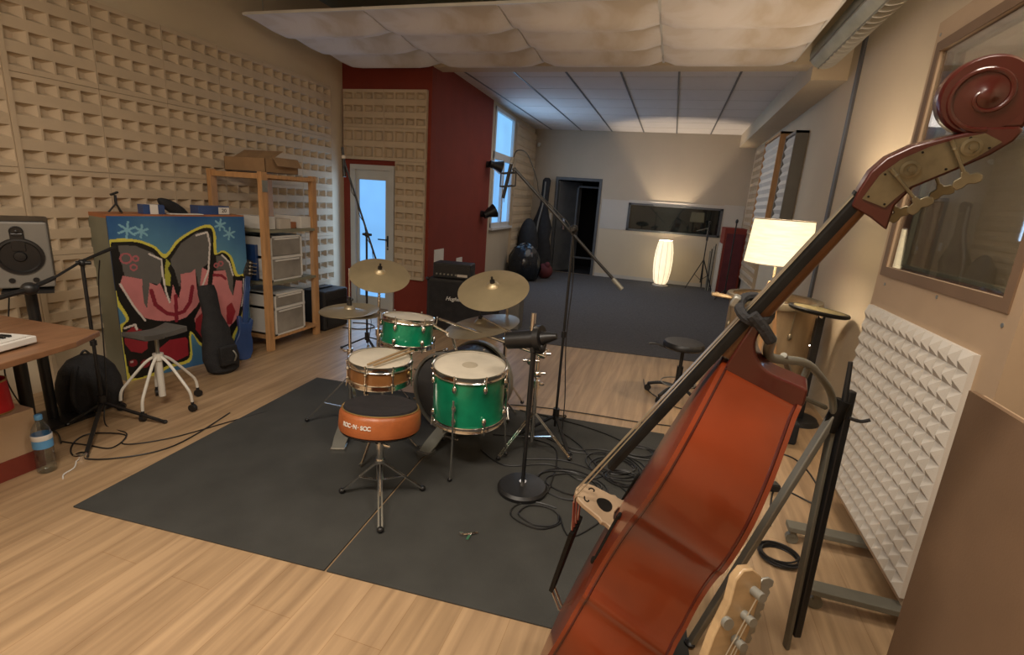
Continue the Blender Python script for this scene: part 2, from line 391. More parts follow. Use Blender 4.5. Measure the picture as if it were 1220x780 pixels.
# window 1 (left of the bay): frame, two panes and transom light
wf = MB()
def sbox(y0, y1, z0, z1, d0, d1):
    return [(lw(y0) + d0, y0, z0), (lw(y0) + d1, y0, z0), (lw(y1) + d1, y1, z0), (lw(y1) + d0, y1, z0), (lw(y0) + d0, y0, z1), (lw(y0) + d1, y0, z1), (lw(y1) + d1, y1, z1), (lw(y1) + d0, y1, z1)]
for a, b, c, d in ((wy0, wy0 + .07, wz0, wz1), (wy1 - .07, wy1, wz0, wz1), (wy0, wy1, wz0, wz0 + .08), (wy0, wy1, wz1 - .06, wz1), (wy0, wy1, 2.18, 2.30), (8.93, 9.02, wz0, 2.2)):
    wf.add(sbox(a, b, c, d, -.06, .015), BF)
wfo = struct(wf.obj('window_1', 'frame_white', smooth=False, origin=(lw(9), 8.97, 1.04)))
for nm, a, b, c, d, k in (('pane', wy0 + .07, 8.93, wz0 + .08, 2.18, 'day'), ('pane', 9.02, wy1 - .07, wz0 + .08, 2.18, 'day'), ('pane', wy0 + .07, wy1 - .07, 2.30, wz1 - .06, 'day_top')):
    MB().add(sbox(a, b, c, d, -.045, -.035), BF).obj(nm, k, wfo, smooth=False)
MB().cyl((lw(9.0) + .015, 8.99, 1.60), (lw(9.0) + .05, 8.99, 1.60), .008).bar((lw(9.0) + .05, 8.99, 1.60), (lw(9.0) + .05, 8.99, 1.48), .012, .012).obj('handle', 'frame_white', wfo)
MB().add(sbox(wy0 - .03, wy1 + .03, wz0 - .04, wz0, -.02, .07), BF).obj('sill', 'frame_white', wfo, smooth=False)
# door 1: glazed door in the red wall
d1 = MB().box(dx0, dx0 + .07, YR - .03, YR + .1, 0, dz).box(dx1 - .07, dx1, YR - .03, YR + .1, 0, dz).box(dx0 + .07, dx1 - .07, YR - .03, YR + .1, dz - .06, dz)
d1 = struct(d1.obj('door_1', 'door_paint', smooth=False, origin=(-3.67, YR, 0)))
lf = MB()
for a, b, c, e in ((dx0 + .07, -3.875, .01, dz - .06), (-3.49, dx1 - .07, .01, dz - .06), (-3.875, -3.49, 1.66, dz - .06), (-3.875, -3.49, .01, .16)): lf.box(a, b, YR + .0, YR + .045, c, e)
lfo = lf.obj('door_leaf', 'door_paint', d1, smooth=False)
MB().box(-3.875, -3.49, YR + .018, YR + .028, .16, 1.66).obj('pane', 'day', lfo, smooth=False)
MB().box(-3.462, -3.438, YR - .01, YR + .0, .80, .98).cyl((-3.45, YR - .01, .93), (-3.45, YR - .055, .93), .009).cyl((-3.45, YR - .05, .93), (-3.565, YR - .05, .93), .009).obj('door_handle', 'black', lfo)
MB().cyl((-3.45, YR - .012, .83), (-3.45, YR, .83), .013).obj('lock', 'steel', lfo)
# door 2: open dark doorway in the back wall
d2 = MB()
d2.box(-2.56, -2.50, YB - .02, YB + .14, 0, 2.09).box(-1.60, -1.54, YB - .02, YB + .14, 0, 2.09).box(-2.5, -1.6, YB - .02, YB + .14, 2.03, 2.09)
d2 = struct(d2.obj('door_2', 'dark_door', smooth=False, origin=(-2.05, YB, 0)))
l2 = MB().bar((-2.48, YB + .10, 1.0), (-2.17, YB + .68, 1.0), 2.0, .045, up=(0, 0, 1))
MB().obox((-2.30, YB + .36, 1.01), (.40, .58, 0), (0, 0, 1), (.58, -.4, 0), .36, 1.0, .022).obj('door_leaf', 'dark_door', d2, smooth=False)
MB().cyl((-2.33, YB + .2, 1.05), (-2.25, YB + .15, 1.05), .009).cyl((-2.25, YB + .15, 1.05), (-2.30, YB + .07, 1.05), .009).box(-2.36, -2.32, YB + .17, YB + .19, .95, 1.2).obj('door_handle', 'chrome', d2)
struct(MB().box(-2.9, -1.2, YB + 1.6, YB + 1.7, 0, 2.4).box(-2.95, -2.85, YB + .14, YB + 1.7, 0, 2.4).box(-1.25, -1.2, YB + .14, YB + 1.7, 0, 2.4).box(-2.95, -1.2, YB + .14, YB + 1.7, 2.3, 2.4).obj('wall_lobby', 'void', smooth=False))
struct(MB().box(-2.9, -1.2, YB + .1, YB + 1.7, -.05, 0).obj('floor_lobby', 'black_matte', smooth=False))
MB_ = MB().box(-2.16, -1.62, YB + .5, YB + .54, .3, .34).box(-2.16, -1.62, YB + .5, YB + .54, 1.9, 1.94).box(-2.16, -2.12, YB + .5, YB + .54, 0, 1.94).box(-1.66, -1.62, YB + .5, YB + .54, 0, 1.94)
struct(MB_.obj('trim_3', 'dark_door', smooth=False))
# window 2: dark control-room window in the back wall
w2 = MB().box(-.93, -.88, YB - .025, YB + .1, 1.06, 1.64).box(.92, .97, YB - .025, YB + .1, 1.06, 1.64).box(-.93, .97, YB - .025, YB + .1, 1.60, 1.64).box(-.93, .97, YB - .025, YB + .1, 1.06, 1.10)
w2 = struct(w2.obj('window_2', 'dark_door', smooth=False, origin=(0, YB, 1.06)))
MB().box(-.88, .92, YB + .01, YB + .02, 1.10, 1.60).obj('pane', 'dark_glass', w2, smooth=False)
# rear tiled ceiling: slab, T-grid
struct(MB().box(-3.4, XR, YR + .12, YB + .1, ZR, ZR + .1).obj('ceiling_rear', 'ceil', smooth=False))
g = MB()
for x in (-2.75, -2.10, -1.45, -.80, -.15, .50): g.box(x - .012, x + .012, 6.06, YB, ZR - .006, ZR)

gg = MB()
for i in range(8): y = 6.7 + .66 * i; gg.box(lw(y), 1.08, y - .004, y + .004, ZR - .002, ZR)
struct(gg.obj('trim_ceiling_joints', 'pale_paint', smooth=False))
struct(g.obj('trim_ceiling_grid', 'stripe', smooth=False))
# beam over the opening and the boxed soffit along the right wall
struct(MB().box(-2.88, XR, YR + .02, YR + .27, 2.97, ZC).obj('trim_beam', 'cream', smooth=False))
struct(MB().box(1.07, XR, YR + .0, YB, 2.83, ZR + .05).obj('trim_soffit', 'cream', smooth=False))
# vertical trunking on the right wall
struct(MB().box(XR - .02, XR, 5.42, 5.50, 0, 3.3).obj('trim_trunking', 'stripe', smooth=False))
struct(MB().box(XL, XL + .012, 2.345, YR, 0, .07).obj('baseboard_left', 'pale_paint', smooth=False))

# ------------------------------------------------------------------ acoustic foam tiles (waffle pockets)
def foam_mesh(nu, nv, a, b, h=.05, pocket=True):
    m = MB(); du, dv = a / nu, b / nv
    m.add([(0, 0, 0), (a, 0, 0), (a, b, 0), (0, b, 0), (0, 0, h if pocket else .02), (a, 0, h if pocket else .02), (a, b, h if pocket else .02), (0, b, h if pocket else .02)], [(0, 3, 2, 1), (0, 1, 5, 4), (1, 2, 6, 5), (2, 3, 7, 6), (3, 0, 4, 7)])
    for i in range(nu):
        for j in range(nv):
            x0, x1, y0, y1 = i * du, (i + 1) * du, j * dv, (j + 1) * dv
            if pocket:
                g1 = .007; ga = .034; gi = .056
                r0 = [(x0, y0, h), (x1, y0, h), (x1, y1, h), (x0, y1, h)]
                r1 = [(x0 + g1, y0 + ga, h), (x1 - g1, y0 + ga, h), (x1 - g1, y1 - ga, h), (x0 + g1, y1 - ga, h)]
                r2_ = [(x0 + .016, y0 + gi - .012, .008), (x1 - .056, y0 + gi, .008), (x1 - .056, y1 - gi, .008), (x0 + .016, y1 - gi + .012, .008)]
                m.add(r0 + r1 + r2_, [(k, (k + 1) % 4, 4 + (k + 1) % 4, 4 + k) for k in range(4)] + [(4 + k, 4 + (k + 1) % 4, 8 + (k + 1) % 4, 8 + k) for k in range(4)] + [(8, 9, 10, 11)])
            else:
                m.add([(x0, y0, .02), (x1, y0, .02), (x1, y1, .02), (x0, y1, .02), ((x0 + x1) / 2, (y0 + y1) / 2, .02 + h)], [(0, 1, 4), (1, 2, 4), (2, 3, 4), (3, 0, 4)])
    return m
def place(o, origin, u, v):
    u, v = V(u).normalized(), V(v).normalized(); n = u.cross(v)
    R_ = Matrix((u, v, n)).transposed().to_4x4(); R_.translation = V(origin); o.matrix_world = R_
LT = 'sand coloured acoustic foam tile with square pockets on the long left wall'
def row_name(k): return ('top', 'second', 'third', 'bottom')[k]
base = None
tw, th = .530, .578
for j in range(4):
    for i in range(9):
        if i < 6: y1 = 5.50 - i * tw
        else: y1 = 2.31 - .02 - (i - 6) * tw
        z0 = 2.69 - (j + 1) * th
        if base is None:
            base = foam_mesh(4, 4, tw - .003, th - .003).obj('foam_tile', 'foam', smooth=False, origin=(0, 0, 0)); o = base
        else:
            o = base.copy(); COL.objects.link(o)
        # outward normal +x : u x v = +x  -> u = +y, v = +z
        place(o, (XL, y1 - tw, z0), (0, 1, 0), (0, 0, 1))
        tag(o, 'sand foam tile in the %s row of pocketed tiles on the long left wall' % row_name(j), 'foam tile', 'foam tiles in the %s row of the left wall' % row_name(j))
bat = MB().box(XL, XL + .058, 2.291, 2.318, 0.0, 2.70)
tag(bat.obj('wooden_batten', 'foam'), 'narrow upright batten between two stretches of foam on the left wall', 'batten')
# foam on the red front wall (normal -y: u = +x, v = +z gives -y)
def redfoam(nu, nv, x, z, a, b, lab):
    o = foam_mesh(nu, nv, a, b).obj('foam_tile', 'foam', smooth=False, origin=(0, 0, 0)); place(o, (x, YR, z), (1, 0, 0), (0, 0, 1))
    tag(o, lab, 'foam tile')
redfoam(4, 3, -4.06, 2.28, .57, .43, 'top left foam piece of the red wall, high above the glazed door')
redfoam(4, 3, -3.487, 2.28, .565, .43, 'wide foam piece at the top right of the red wall beside the red corner')
redfoam(4, 2, -4.06, 1.90, .57, .377, 'foam piece directly above the glazed door frame on the red wall')
redfoam(4, 2, -3.487, 1.90, .565, .377, 'foam piece on the red wall just right of the glazed door head')
redfoam(3, 5, -3.33, 1.18, .408, .717, 'tall narrow foam piece beside the door handle on the red wall')
redfoam(3, 5, -3.33, .46, .408, .717, 'tall narrow lowest foam piece on the red wall, right of the glazed door')
# foam in the rear bay: left beyond the window, and on the right wall
b2 = None
for k in range(3):
    for j in range(4):
        y = 9.66 + k * .55; z = .30 + j * .66
        o = foam_mesh(4, 4, .545, .655).obj('foam_tile', 'foam', smooth=False, origin=(0, 0, 0)) if b2 is None else b2.copy()
        if b2 is None: b2 = o
        else: COL.objects.link(o)
        place(o, (lw(y), y, z), (-.043, 1, 0), (0, 0, 1))
        tag(o, 'dim foam tile on the bay wall between window and far left corner', 'foam tile', 'foam tiles beyond the bay window')
for k in range(4):
    for j in range(4):
        o = b2.copy(); COL.objects.link(o)
        place(o, (XR, 8.6 + (k + 1) * .56, .42 + j * .56), (0, -1, 0), (0, 0, 1)); o.scale = (1.02, .85, 1)
        tag(o, 'dim foam tile on the far end of the right wall behind the framed panels', 'foam tile', 'foam tiles on the far right wall')

# ------------------------------------------------------------------ suspended fleece panels under the raw ceiling
xs = [-3.96, -2.72, -1.52, -.30, .90]; ys = [4.14, 4.68, 5.22, 5.76]; ZP = 2.995
names = ('far left', 'left middle', 'right middle', 'right'); rows = ('nearest', 'middle', 'rear')
for i in range(4):
    for j in range(3):
        x0, x1, y0, y1 = xs[i] + .008, xs[i + 1] - .008, ys[j] + .004, ys[j + 1] - .004
        n, R_ = 14, []
        for a in range(n + 1):
            r = []
            t = a / n; 
            for b in range(11):
                s_ = b / 10
                e = min(1, 7 * min(s_, 1 - s_)) ** .6
                sag = .085 * math.sin(PI * t ** 2.1) * (.35 + .65 * e) if 0 < t < 1 else 0
                r.append((x0 + (x1 - x0) * s_, y0 + (y1 - y0) * t, ZP - sag))
            R_.append(r)
        m = MB().grid(R_); R2 = [[(p[0], p[1], p[2] + .03) for p in r] for r in R_]; m.grid(R2)
        for q in range(n):
            m.add([R_[q][0], R_[q + 1][0], R2[q + 1][0], R2[q][0]], [(0, 1, 2, 3)]); m.add([R_[q][10], R_[q + 1][10], R2[q + 1][10], R2[q][10]], [(0, 1, 2, 3)])
        m.grid([R_[0], R2[0]]); m.grid([R_[n], R2[n]])
        o = m.obj('ceiling_fleece_panel', 'baffle', origin=(x0, y0, ZP))
        o.data.materials[0] = M['baffle']
        lab = 'sagging white fleece panel hung under the ceiling, %s row, %s column' % (rows[j], names[i])
        if i == 3: lab = 'water-stained sagging fleece panel under the ceiling, %s row, rightmost column' % rows[j]
        tag(o, lab, 'ceiling panel')
rf = thing('ceiling_panel_frame', 'thin white metal frame carrying the sagging ceiling panels', 'frame', (-1.5, 4.14, ZP))
fm = MB().bar((xs[0], ys[0], ZP + .01), (xs[4], ys[0], ZP + .01), .03, .02)
fm.obj('front_rail', 'white', rf, smooth=False)
for x in (xs[3], xs[4]): MB().box(x - .010, x + .010, ys[0], ys[3] + .02, ZP - .012, ZP + .03).obj('rail', 'white', rf, smooth=False)
for x in xs[1:3]: MB().box(x - .008, x + .008, ys[0], ys[3] + .02, ZP + .012, ZP + .03).obj('rail', 'white', rf, smooth=False)
for x in (xs[0] + .2, xs[2], xs[4] - .1): MB().cyl((x, ys[0] + .02, ZP), (x, ys[0] + .02, ZC), .003, n=6).obj('hanger', 'steel', rf)
# pale strip across the raw ceiling
struct(MB().box(-3.6, 0.9, 3.55, 3.65, ZC - .05, ZC).obj('trim_ceiling_batten', 'void', smooth=False))

# ------------------------------------------------------------------ louvred duct along the right wall
du = thing('ventilation_duct', 'old grey metal duct with curved louvre slats high along the right wall', 'duct', (1.17, 5.0, 2.9))
cx, cz = 1.13, 3.03
def arcpts(y, r, a0, a1, n=10): return [(cx + r * math.cos(math.radians(a0 + (a1 - a0) * k / n)), y, cz + r * math.sin(math.radians(a0 + (a1 - a0) * k / n))) for k in range(n + 1)]
m = MB(); m.grid([arcpts(y, .12, 60, 258) for y in (2.4, 3.4, 4.4, 5.4, 5.72)]); m.grid([arcpts(y, .112, 60, 258) for y in (2.4, 3.4, 4.4, 5.4, 5.72)])
m.obj('casing', 'duct', du)
MB().cyl((cx, 5.72, cz), (cx, 5.76, cz), .12, .085, 24).obj('end_cap', 'duct', du)
MB().cyl((cx - .0, 2.4, cz), (cx - .0, 5.74, cz), .075, n=16).obj('core_pipe', 'black', du)
m = MB()
for a in (205, 256): 
    q = math.radians(a); m.bar((cx + .122 * math.cos(q), 2.4, cz + .122 * math.sin(q)), (cx + .122 * math.cos(q), 5.72, cz + .122 * math.sin(q)), .012, .010)
m.obj('seam_rib', 'steel', du, smooth=False)
for k in range(30):
    y = 2.45 + k * .110
    A = arcpts(y, .140, 255, 345, 8); B = arcpts(y + .012, .085, 255, 345, 8)
    MB().grid([A, B]).grid([[(p[0], p[1] + .010, p[2]) for p in A], [(p[0], p[1] + .010, p[2]) for p in B]]).grid([A, [(p[0], p[1] + .010, p[2]) for p in A]]).obj('slat', 'white_steel', du)
MB().box(cx - .02, XR, 3.0, 3.03, cz + .10, cz + .13).box(cx - .02, XR, 5.2, 5.23, cz + .10, cz + .13).obj('wall_bracket', 'steel', du, smooth=False)
# fixed fittings on the red side wall and back wall
o = MB().box(0, .012, -.14, .14, 0, .22).obj('switch_plate', 'white', smooth=False, origin=(0, 0, 0)); o.location = (lw(6.15), 6.13, .64); tag(o, 'larger white control box on the red wall above the amplifier', 'switch')
o.location = (lw(6.13) + .004, 6.13, .62)
o = MB().box(0, .012, -.10, .10, 0, .14).obj('socket_plate', 'white', smooth=False, origin=(0, 0, 0)); o.location = (lw(6.9) + .006, 6.9, .52); tag(o, 'smaller white socket plate on the red wall right of the amplifier', 'socket')
def wall_spot(y, z, dz_, lab):
    x = lw(y); t = thing('wall_spotlight', lab, 'spotlight', (x, y, z))
    MB().cyl((x, y, z), (x + .05, y, z), .05, n=18).bar((x + .04, y, z), (x + .13, y, z + dz_ * .3), .02, .02).obj('bracket', 'black', t)
    d = V((.55, .45, dz_)).normalized(); p = V((x + .10, y, z))
    MB().lathe([(0, -.05), (.055, -.05), (.06, .02), (.115, .15), (.105, .15), (.05, .03), (0, .03)], p, d, 20).obj('housing', 'black', t)
    return t
wall_spot(8.02, 2.06, -.15, 'upper black spotlight fixed at the edge of the red wall beside the window')
wall_spot(7.85, 1.28, .35, 'lower black spotlight fixed at the edge of the red wall beside the window')
o = MB().cyl((-3.0, YB, 2.75), (-3.0, YB - .06, 2.75), .035).cyl((-3.0, YB - .06, 2.75), (-3.0, YB - .09, 2.70), .03).obj('wall_sensor', 'white'); tag(o, 'small white sensor high in the far left corner of the bay', 'sensor')
o = MB().box(-2.64, -2.60, YB - .02, YB, 1.15, 1.30).obj('light_switch', 'white', smooth=False); tag(o, 'small white light switch at the left of the dark doorway', 'switch')
# ================================================================== DRUM MATS AND KIT
def rmat(name, x0, x1, lab):
    # rectangle in mat coordinates: origin near-left corner, along-direction 3.6 deg
    a = math.radians(3.6); u = V((math.cos(a), math.sin(a), 0)); v = V((-math.sin(a), math.cos(a), 0)); O = V((-2.51, 1.41, 0))
    P_ = [(x0, 0), (x1, 0), (x1, 1.91), (x0, 1.91)]
    o = MB().prism(P_, O, u, v, (0, 0, .008)).obj(name, 'mat_rubber', smooth=False, bev=.002); tag(o, lab, 'mat'); return o
rmat('floor_mat', 0, 1.335, 'left half of the charcoal drum mat, under the snare drum and throne')
rmat('floor_mat', 1.345, 2.79, 'right half of the charcoal drum mat, covered with coiled black cables')
ZM = .008
def frame_to(c, up=(0, 0, 1), spin=0):
    q = V(up).normalized().to_track_quat('Z', 'Y').to_matrix().to_4x4() @ Matrix.Rotation(spin, 4, 'Z'); q.translation = V(c); return q
def drum(name, label, top, up, r, h, shell, lugs, head='head', spin=0, tworows=True, legs=False):
    T = frame_to(top, up, spin); t = thing(name, label, 'drum', V(top) - V(up).normalized() * h)
    MB(T).lathe([(r * .985, -.012), (r * .985, -h + .012)], n=40).lathe([(r * .96, -.012), (r * .96, -h + .012)], n=40).obj('shell', shell, t)
    MB(T).lathe([(0, .0), (r * .90, .0), (r * .985, -.004), (r * .99, -.012), (0, -.011)], n=40).obj('drum_head', head, t)
    MB(T).lathe([(0, -h), (r * .98, -h), (r * .985, -h + .01), (0, -h + .005)], n=40).obj('bottom_head', 'dark_head', t)
    for z, s in ((0.006, 1), (-h - .006, -1)):
        MB(T).lathe([(r * .985, z - .004 * s), (r * .985, z), (r * 1.01, z + .003 * s), (r * 1.035, z), (r * 1.02, z - .006 * s), (r * 1.02, z - .026 * s), (r * 1.04, z - .030 * s), (r * 1.03, z - .034 * s), (r * .995, z - .030 * s), (r * .995, z)], n=48).obj('hoop', 'chrome', t)
    for k in range(lugs):
        a = 2 * PI * (k + .5) / lugs; c, s_ = math.cos(a), math.sin(a)
        m = MB(T); rr_ = r * 1.0
        if tworows:
            for z in ((-.062 if h > .22 else -.05), (-h + .062 if h > .22 else -h + .05)):
                m.ball((c * (rr_ + .008), s_ * (rr_ + .008), z), (.014, .014, .024), 10)
        else:
            m.cyl((c * (rr_ + .012), s_ * (rr_ + .012), -.03), (c * (rr_ + .012), s_ * (rr_ + .012), -h + .03), .006, n=8)
            m.ball((c * (rr_ + .01), s_ * (rr_ + .01), -h * .28), (.011, .011, .011), 8).ball((c * (rr_ + .01), s_ * (rr_ + .01), -h * .72), (.011, .011, .011), 8)
        m.obj('lug', 'chrome', t)
        m = MB(T)
        m.cyl((c * (r + .018), s_ * (r + .018), .016), (c * (r + .012), s_ * (r + .012), -.07 if tworows else -.05), .0035, n=6).ball((c * (r + .018), s_ * (r + .018), .014), .007, 6)
        m.cyl((c * (r + .018), s_ * (r + .018), -h - .014), (c * (r + .012), s_ * (r + .012), -h + .07 if tworows else -h + .05), .0035, n=6)
        m.obj('tension_rod', 'chrome', t)
    return t, T
sn_up = V((.04, -.02, 1))
t, T = drum('snare_drum', 'shallow brown wood snare drum with cream head, drumstick lying on it', (-1.506, 2.455, .60), sn_up, .178, .125, 'tan_shell', 8, spin=.2, tworows=False)
MB(T).ball((.05, -.18, -.05), (.012, .008, .012), 10).obj('badge', 'gold', t)
MB(T).box(.178, .20, -.03, .03, -.09, -.02).cyl((.195, 0, -.01), (.195, 0, -.12), .006).obj('snare_strainer', 'chrome', t)
stk = thing('drumstick', 'pair of pale wooden drumsticks lying across the snare drum', 'drumstick', (-1.506, 2.455, .61))
def stick(a, b):
    m = MB(); a, b = V(a), V(b)
    d = (b - a); pts = [a, a + d * .1, a + d * .75, a + d * .93, a + d * .965, b]
    m.tube(pts, [.006, .0072, .0072, .004, .0055, .003], 10); return m
stick((-1.49, 2.30, .612), (-1.41, 2.63, .630)).obj('stick', 'maple', stk)
stick((-1.455, 2.305, .612), (-1.365, 2.60, .632)).obj('stick', 'maple', stk)
stk['label'] = 'two pale wooden drumsticks side by side across the snare drum'
# snare stand
ss = thing('snare_stand', 'chrome tripod stand under the brown snare drum', 'drum stand', (-1.50, 2.47, ZM))
MB().cyl((-1.50, 2.47, .10), (-1.495, 2.465, .44), .011).obj('pole', 'chrome', ss)
for k in range(3):
    a = .5 + k * 2 * PI / 3
    MB().tube([(-1.5, 2.47, .30), (-1.5 + .2 * math.cos(a), 2.47 + .2 * math.sin(a), .03), (-1.5 + .23 * math.cos(a), 2.47 + .23 * math.sin(a), ZM + .012)], .009).obj('leg', 'chrome', ss)
    MB().tube([(-1.495, 2.465, .42), (-1.495 + .12 * math.cos(a), 2.465 + .12 * math.sin(a), .445), (-1.495 + .18 * math.cos(a), 2.462 + .18 * math.sin(a), .462 - .03 * math.sin(a) * -.6), ], .007).obj('basket_arm', 'chrome', ss)
t, T = drum('rack_tom', 'small green rack tom drum mounted behind the snare drum', (-1.575, 2.92, .745), (.03, .10, 1), .168, .19, 'green', 6, spin=.3)
t, T = drum('floor_tom', 'large green floor tom drum at the right of the kit', (-.972, 2.52, .63), (.02, -.07, 1), .205, .315, 'green', 8, spin=.12)
# smudged beaten spot on its head
MB(T).lathe([(0, .0012), (.04, .001), (.045, .0)], (-.0, .0, 0), n=24).obj('worn_spot', 'worn', t)
for k in range(3):
    a = math.radians((-112, 8, 128)[k]); c, s_ = math.cos(a), math.sin(a)
    MB(T).tube([(c * .225, s_ * .225, -.12), (c * .225, s_ * .225, -.36), (c * .232, s_ * .232, -.46), (c * .245, s_ * .245, -.592)], .006).obj('leg', 'chrome', t)
    MB(T).ball((c * .246, s_ * .246, -.596), .013, 10).obj('rubber_foot', 'black', t)
    MB(T).ball((c * .218, s_ * .218, -.17), (.014, .014, .022), 8).obj('leg_bracket', 'chrome', t)
# bass drum, axis pointing away from the drummer
bax = V((.22, .97, 0)).normalized(); bc = V((-1.26, 2.86, .285))
bd = thing('bass_drum', 'dark bass drum lying on its side behind the snare and floor tom', 'drum', (bc.x, bc.y, ZM))
MB(frame_to(bc, bax)).lathe([(.255, .02), (.255, .38)], n=48).lathe([(.247, .02), (.247, .38)], n=48).obj('shell', 'black', bd)
MB(frame_to(bc, bax)).lathe([(0, .0), (.247, .0), (.257, .01), (0, .012)], n=48).obj('batter_head', 'dark_head', bd)
MB(frame_to(bc, bax)).lathe([(0, .40), (.247, .40), (.257, .39), (0, .388)], n=48).obj('front_head', 'dark_head', bd)
for z in (-.012, .372): MB(frame_to(bc, bax)).lathe([(.257, z), (.272, z), (.274, z + .02), (.272, z + .04), (.257, z + .04), (.255, z + .02), (.257, z)], n=56).obj('wooden_hoop', 'steel', bd)
for k in range(8):
    a = 2 * PI * (k + .5) / 8; c, s_ = math.cos(a), math.sin(a); Tb = frame_to(bc, bax)
    MB(Tb).cyl((c * .280, s_ * .280, -.005), (c * .270, s_ * .270, .10), .005, n=6).ball((c * .268, s_ * .268, .11), (.013, .013, .03), 8).box(c * .280 - .012, c * .280 + .012, s_ * .280 - .006, s_ * .280 + .006, -.014, .0).obj('claw_hook', 'chrome', bd)
for sx in (-1, 1):
    s0 = bc + bax * .33 + V((sx * .24, 0, -.12)); MB().tube([s0, V((bc.x + sx * .36, bc.y + .46, ZM + .01))], .008).obj('spur', 'chrome', bd)
MB().cyl(bc + bax * .12 + V((-.02, 0, .26)), bc + bax * .12 + V((-.05, 0, .36)), .012).obj('tom_mount', 'chrome', bd)
MB().tube([bc + bax * .12 + V((-.05, 0, .36)), (-1.40, 2.95, .70), (-1.44, 2.95, .72)], .010).obj('tom_arm', 'chrome', bd)
# kick pedal
kp = thing('kick_pedal', 'chrome bass drum pedal at the foot of the dark bass drum', 'pedal', (-1.24, 2.68, ZM))
pd = V((.1, .97, 0)).normalized(); px_ = V((pd.y, -pd.x, 0)); p0 = V((-1.235, 2.50, ZM))
MB().prism([(-.035, 0), (.035, 0), (.042, .08), (.038, .27), (-.038, .27), (-.042, .08)], p0 + V((0, 0, .02)), px_, (pd + V((0, 0, .33))).normalized(), (0, 0, .008)).obj('footboard', 'steel', kp, smooth=False)
MB().prism([(-.04, -.015), (.04, -.015), (.045, .07), (-.045, .07)], p0, px_, pd, (0, 0, .03)).obj('heel_plate', 'chrome', kp, smooth=False)
m = MB()
for s_ in (-1, 1): m.cyl(p0 + pd * .28 + px_ * s_ * .07, p0 + pd * .28 + px_ * s_ * .05 + V((0, 0, .22)), .009)
m.cyl(p0 + pd * .28 - px_ * .09 + V((0, 0, .22)), p0 + pd * .28 + px_ * .09 + V((0, 0, .22)), .007).bar(p0 + pd * .28 - px_ * .08, p0 + pd * .28 + px_ * .08, .02, .02)
m.obj('pedal_frame', 'chrome', kp)
MB().cyl(p0 + pd * .28 + V((0, 0, .22)), p0 + pd * .25 + V((0, 0, .36)), .004).obj('beater_rod', 'chrome', kp)
MB().ball(p0 + pd * .26 + V((0, 0, .365)), (.022, .028, .026), 12).obj('beater', 'offwhite', kp)
MB().cyl(p0 + pd * .28 + px_ * .10 + V((0, 0, .07)), p0 + pd * .28 + px_ * .115 + V((0, 0, .07)), .022, n=18).obj('spring_wheel', 'chrome', kp)

def cymbal(name, label, c, up, r, m, bell=.19, wing=True):
    T = frame_to(c, up); t = thing(name, label, 'cymbal', c)
    pr_ = [(.008, .030), (r * bell * .5, .026), (r * bell * .85, .014), (r * bell, .004), (r * .45, -.004), (r * .75, -.013), (r, -.026), (r, -.0275), (r * .7, -.0135), (r * bell, .0), (r * bell * .5, .022), (.008, .026)]
    MB(T).lathe(pr_, n=56).obj('cymbal_disc', m, t)
    if wing: MB(T).cyl((0, 0, .026), (0, 0, .045), .016, n=14).cyl((0, 0, .045), (0, 0, .07), .007).obj('felt_and_nut', 'black', t)
    return t, T
cymbal('crash_cymbal', 'bronze crash cymbal tilted at the left of the kit in front of the glazed door', (-1.92, 3.12, .985), (.30, -.38, 1), .212, 'brass')
cymbal('crash_cymbal', 'bronze crash cymbal tilted high at the right of the kit, above the ride cymbal', (-1.035, 3.02, 1.0), (-.02, -.48, 1), .232, 'brass')
cymbal('ride_cymbal', 'large dark ride cymbal just below the right crash cymbal', (-1.125, 3.09, .735), (-.19, -.12, 1), .255, 'dark_brass')
# hi-hat: two discs on their own stand
hh = thing('hi_hat_stand', 'chrome hi-hat stand with pedal at the left of the kit', 'cymbal stand', (-1.88, 2.70, ZM))
hx, hy = -1.88, 2.70
MB().cyl((hx, hy, .10), (hx, hy, .52), .013).obj('lower_tube', 'chrome', hh)
MB().cyl((hx, hy, .50), (hx, hy, .78), .010).obj('upper_tube', 'chrome', hh)
MB().cyl((hx, hy, .78), (hx, hy, 1.06), .0035).obj('pull_rod', 'chrome', hh)
MB().cyl((hx, hy, .815), (hx, hy, .86), .016).cyl((hx, hy, .86), (hx, hy, .88), .010).ball((hx + .02, hy, .865), .009, 8).obj('clutch', 'black', hh)
MB().cyl((hx, hy, .50), (hx, hy, .54), .02).ball((hx - .03, hy - .01, .52), (.02, .008, .01), 8).obj('height_clamp', 'chrome', hh)
for a in (200, 80, 320):
    a = math.radians(a); c, s_ = math.cos(a), math.sin(a); L = .29
    MB().bar((hx, hy, .36), (hx + L * c, hy + L * s_, ZM + .014), .018, .006).bar((hx, hy, .12), (hx + L * .6 * c, hy + L * .6 * s_, .15), .014, .004).obj('leg', 'chrome', hh)
    MB().ball((hx + L * c, hy + L * s_, ZM + .014), .015, 10).obj('rubber_foot', 'black', hh)
q0 = V((-1.735, 2.36, ZM)); qd = (V((hx, hy, 0)) - V((q0.x, q0.y, 0))).normalized(); qx = V((qd.y, -qd.x, 0))
MB().prism([(-.036, -.01), (.036, -.01), (.042, .08), (.036, .28), (-.036, .28), (-.042, .08)], q0 + V((0, 0, .015)), qx, (qd + V((0, 0, .30))).normalized(), (0, 0, .008)).obj('pedal', 'steel', hh, smooth=False)
MB().prism([(-.042, -.02), (.042, -.02), (.042, .06), (-.042, .06)], q0, qx, qd, (0, 0, .016)).bar(q0 + qd * .02, V((hx, hy, ZM + .004)), .05, .006).obj('heel_plate', 'chrome', hh, smooth=False)
cymbal('hi_hat_cymbal', 'upper thin cymbal of the hi-hat pair at the left', (hx, hy, .800), (.03, .06, 1), .185, 'dark_brass', wing=False)
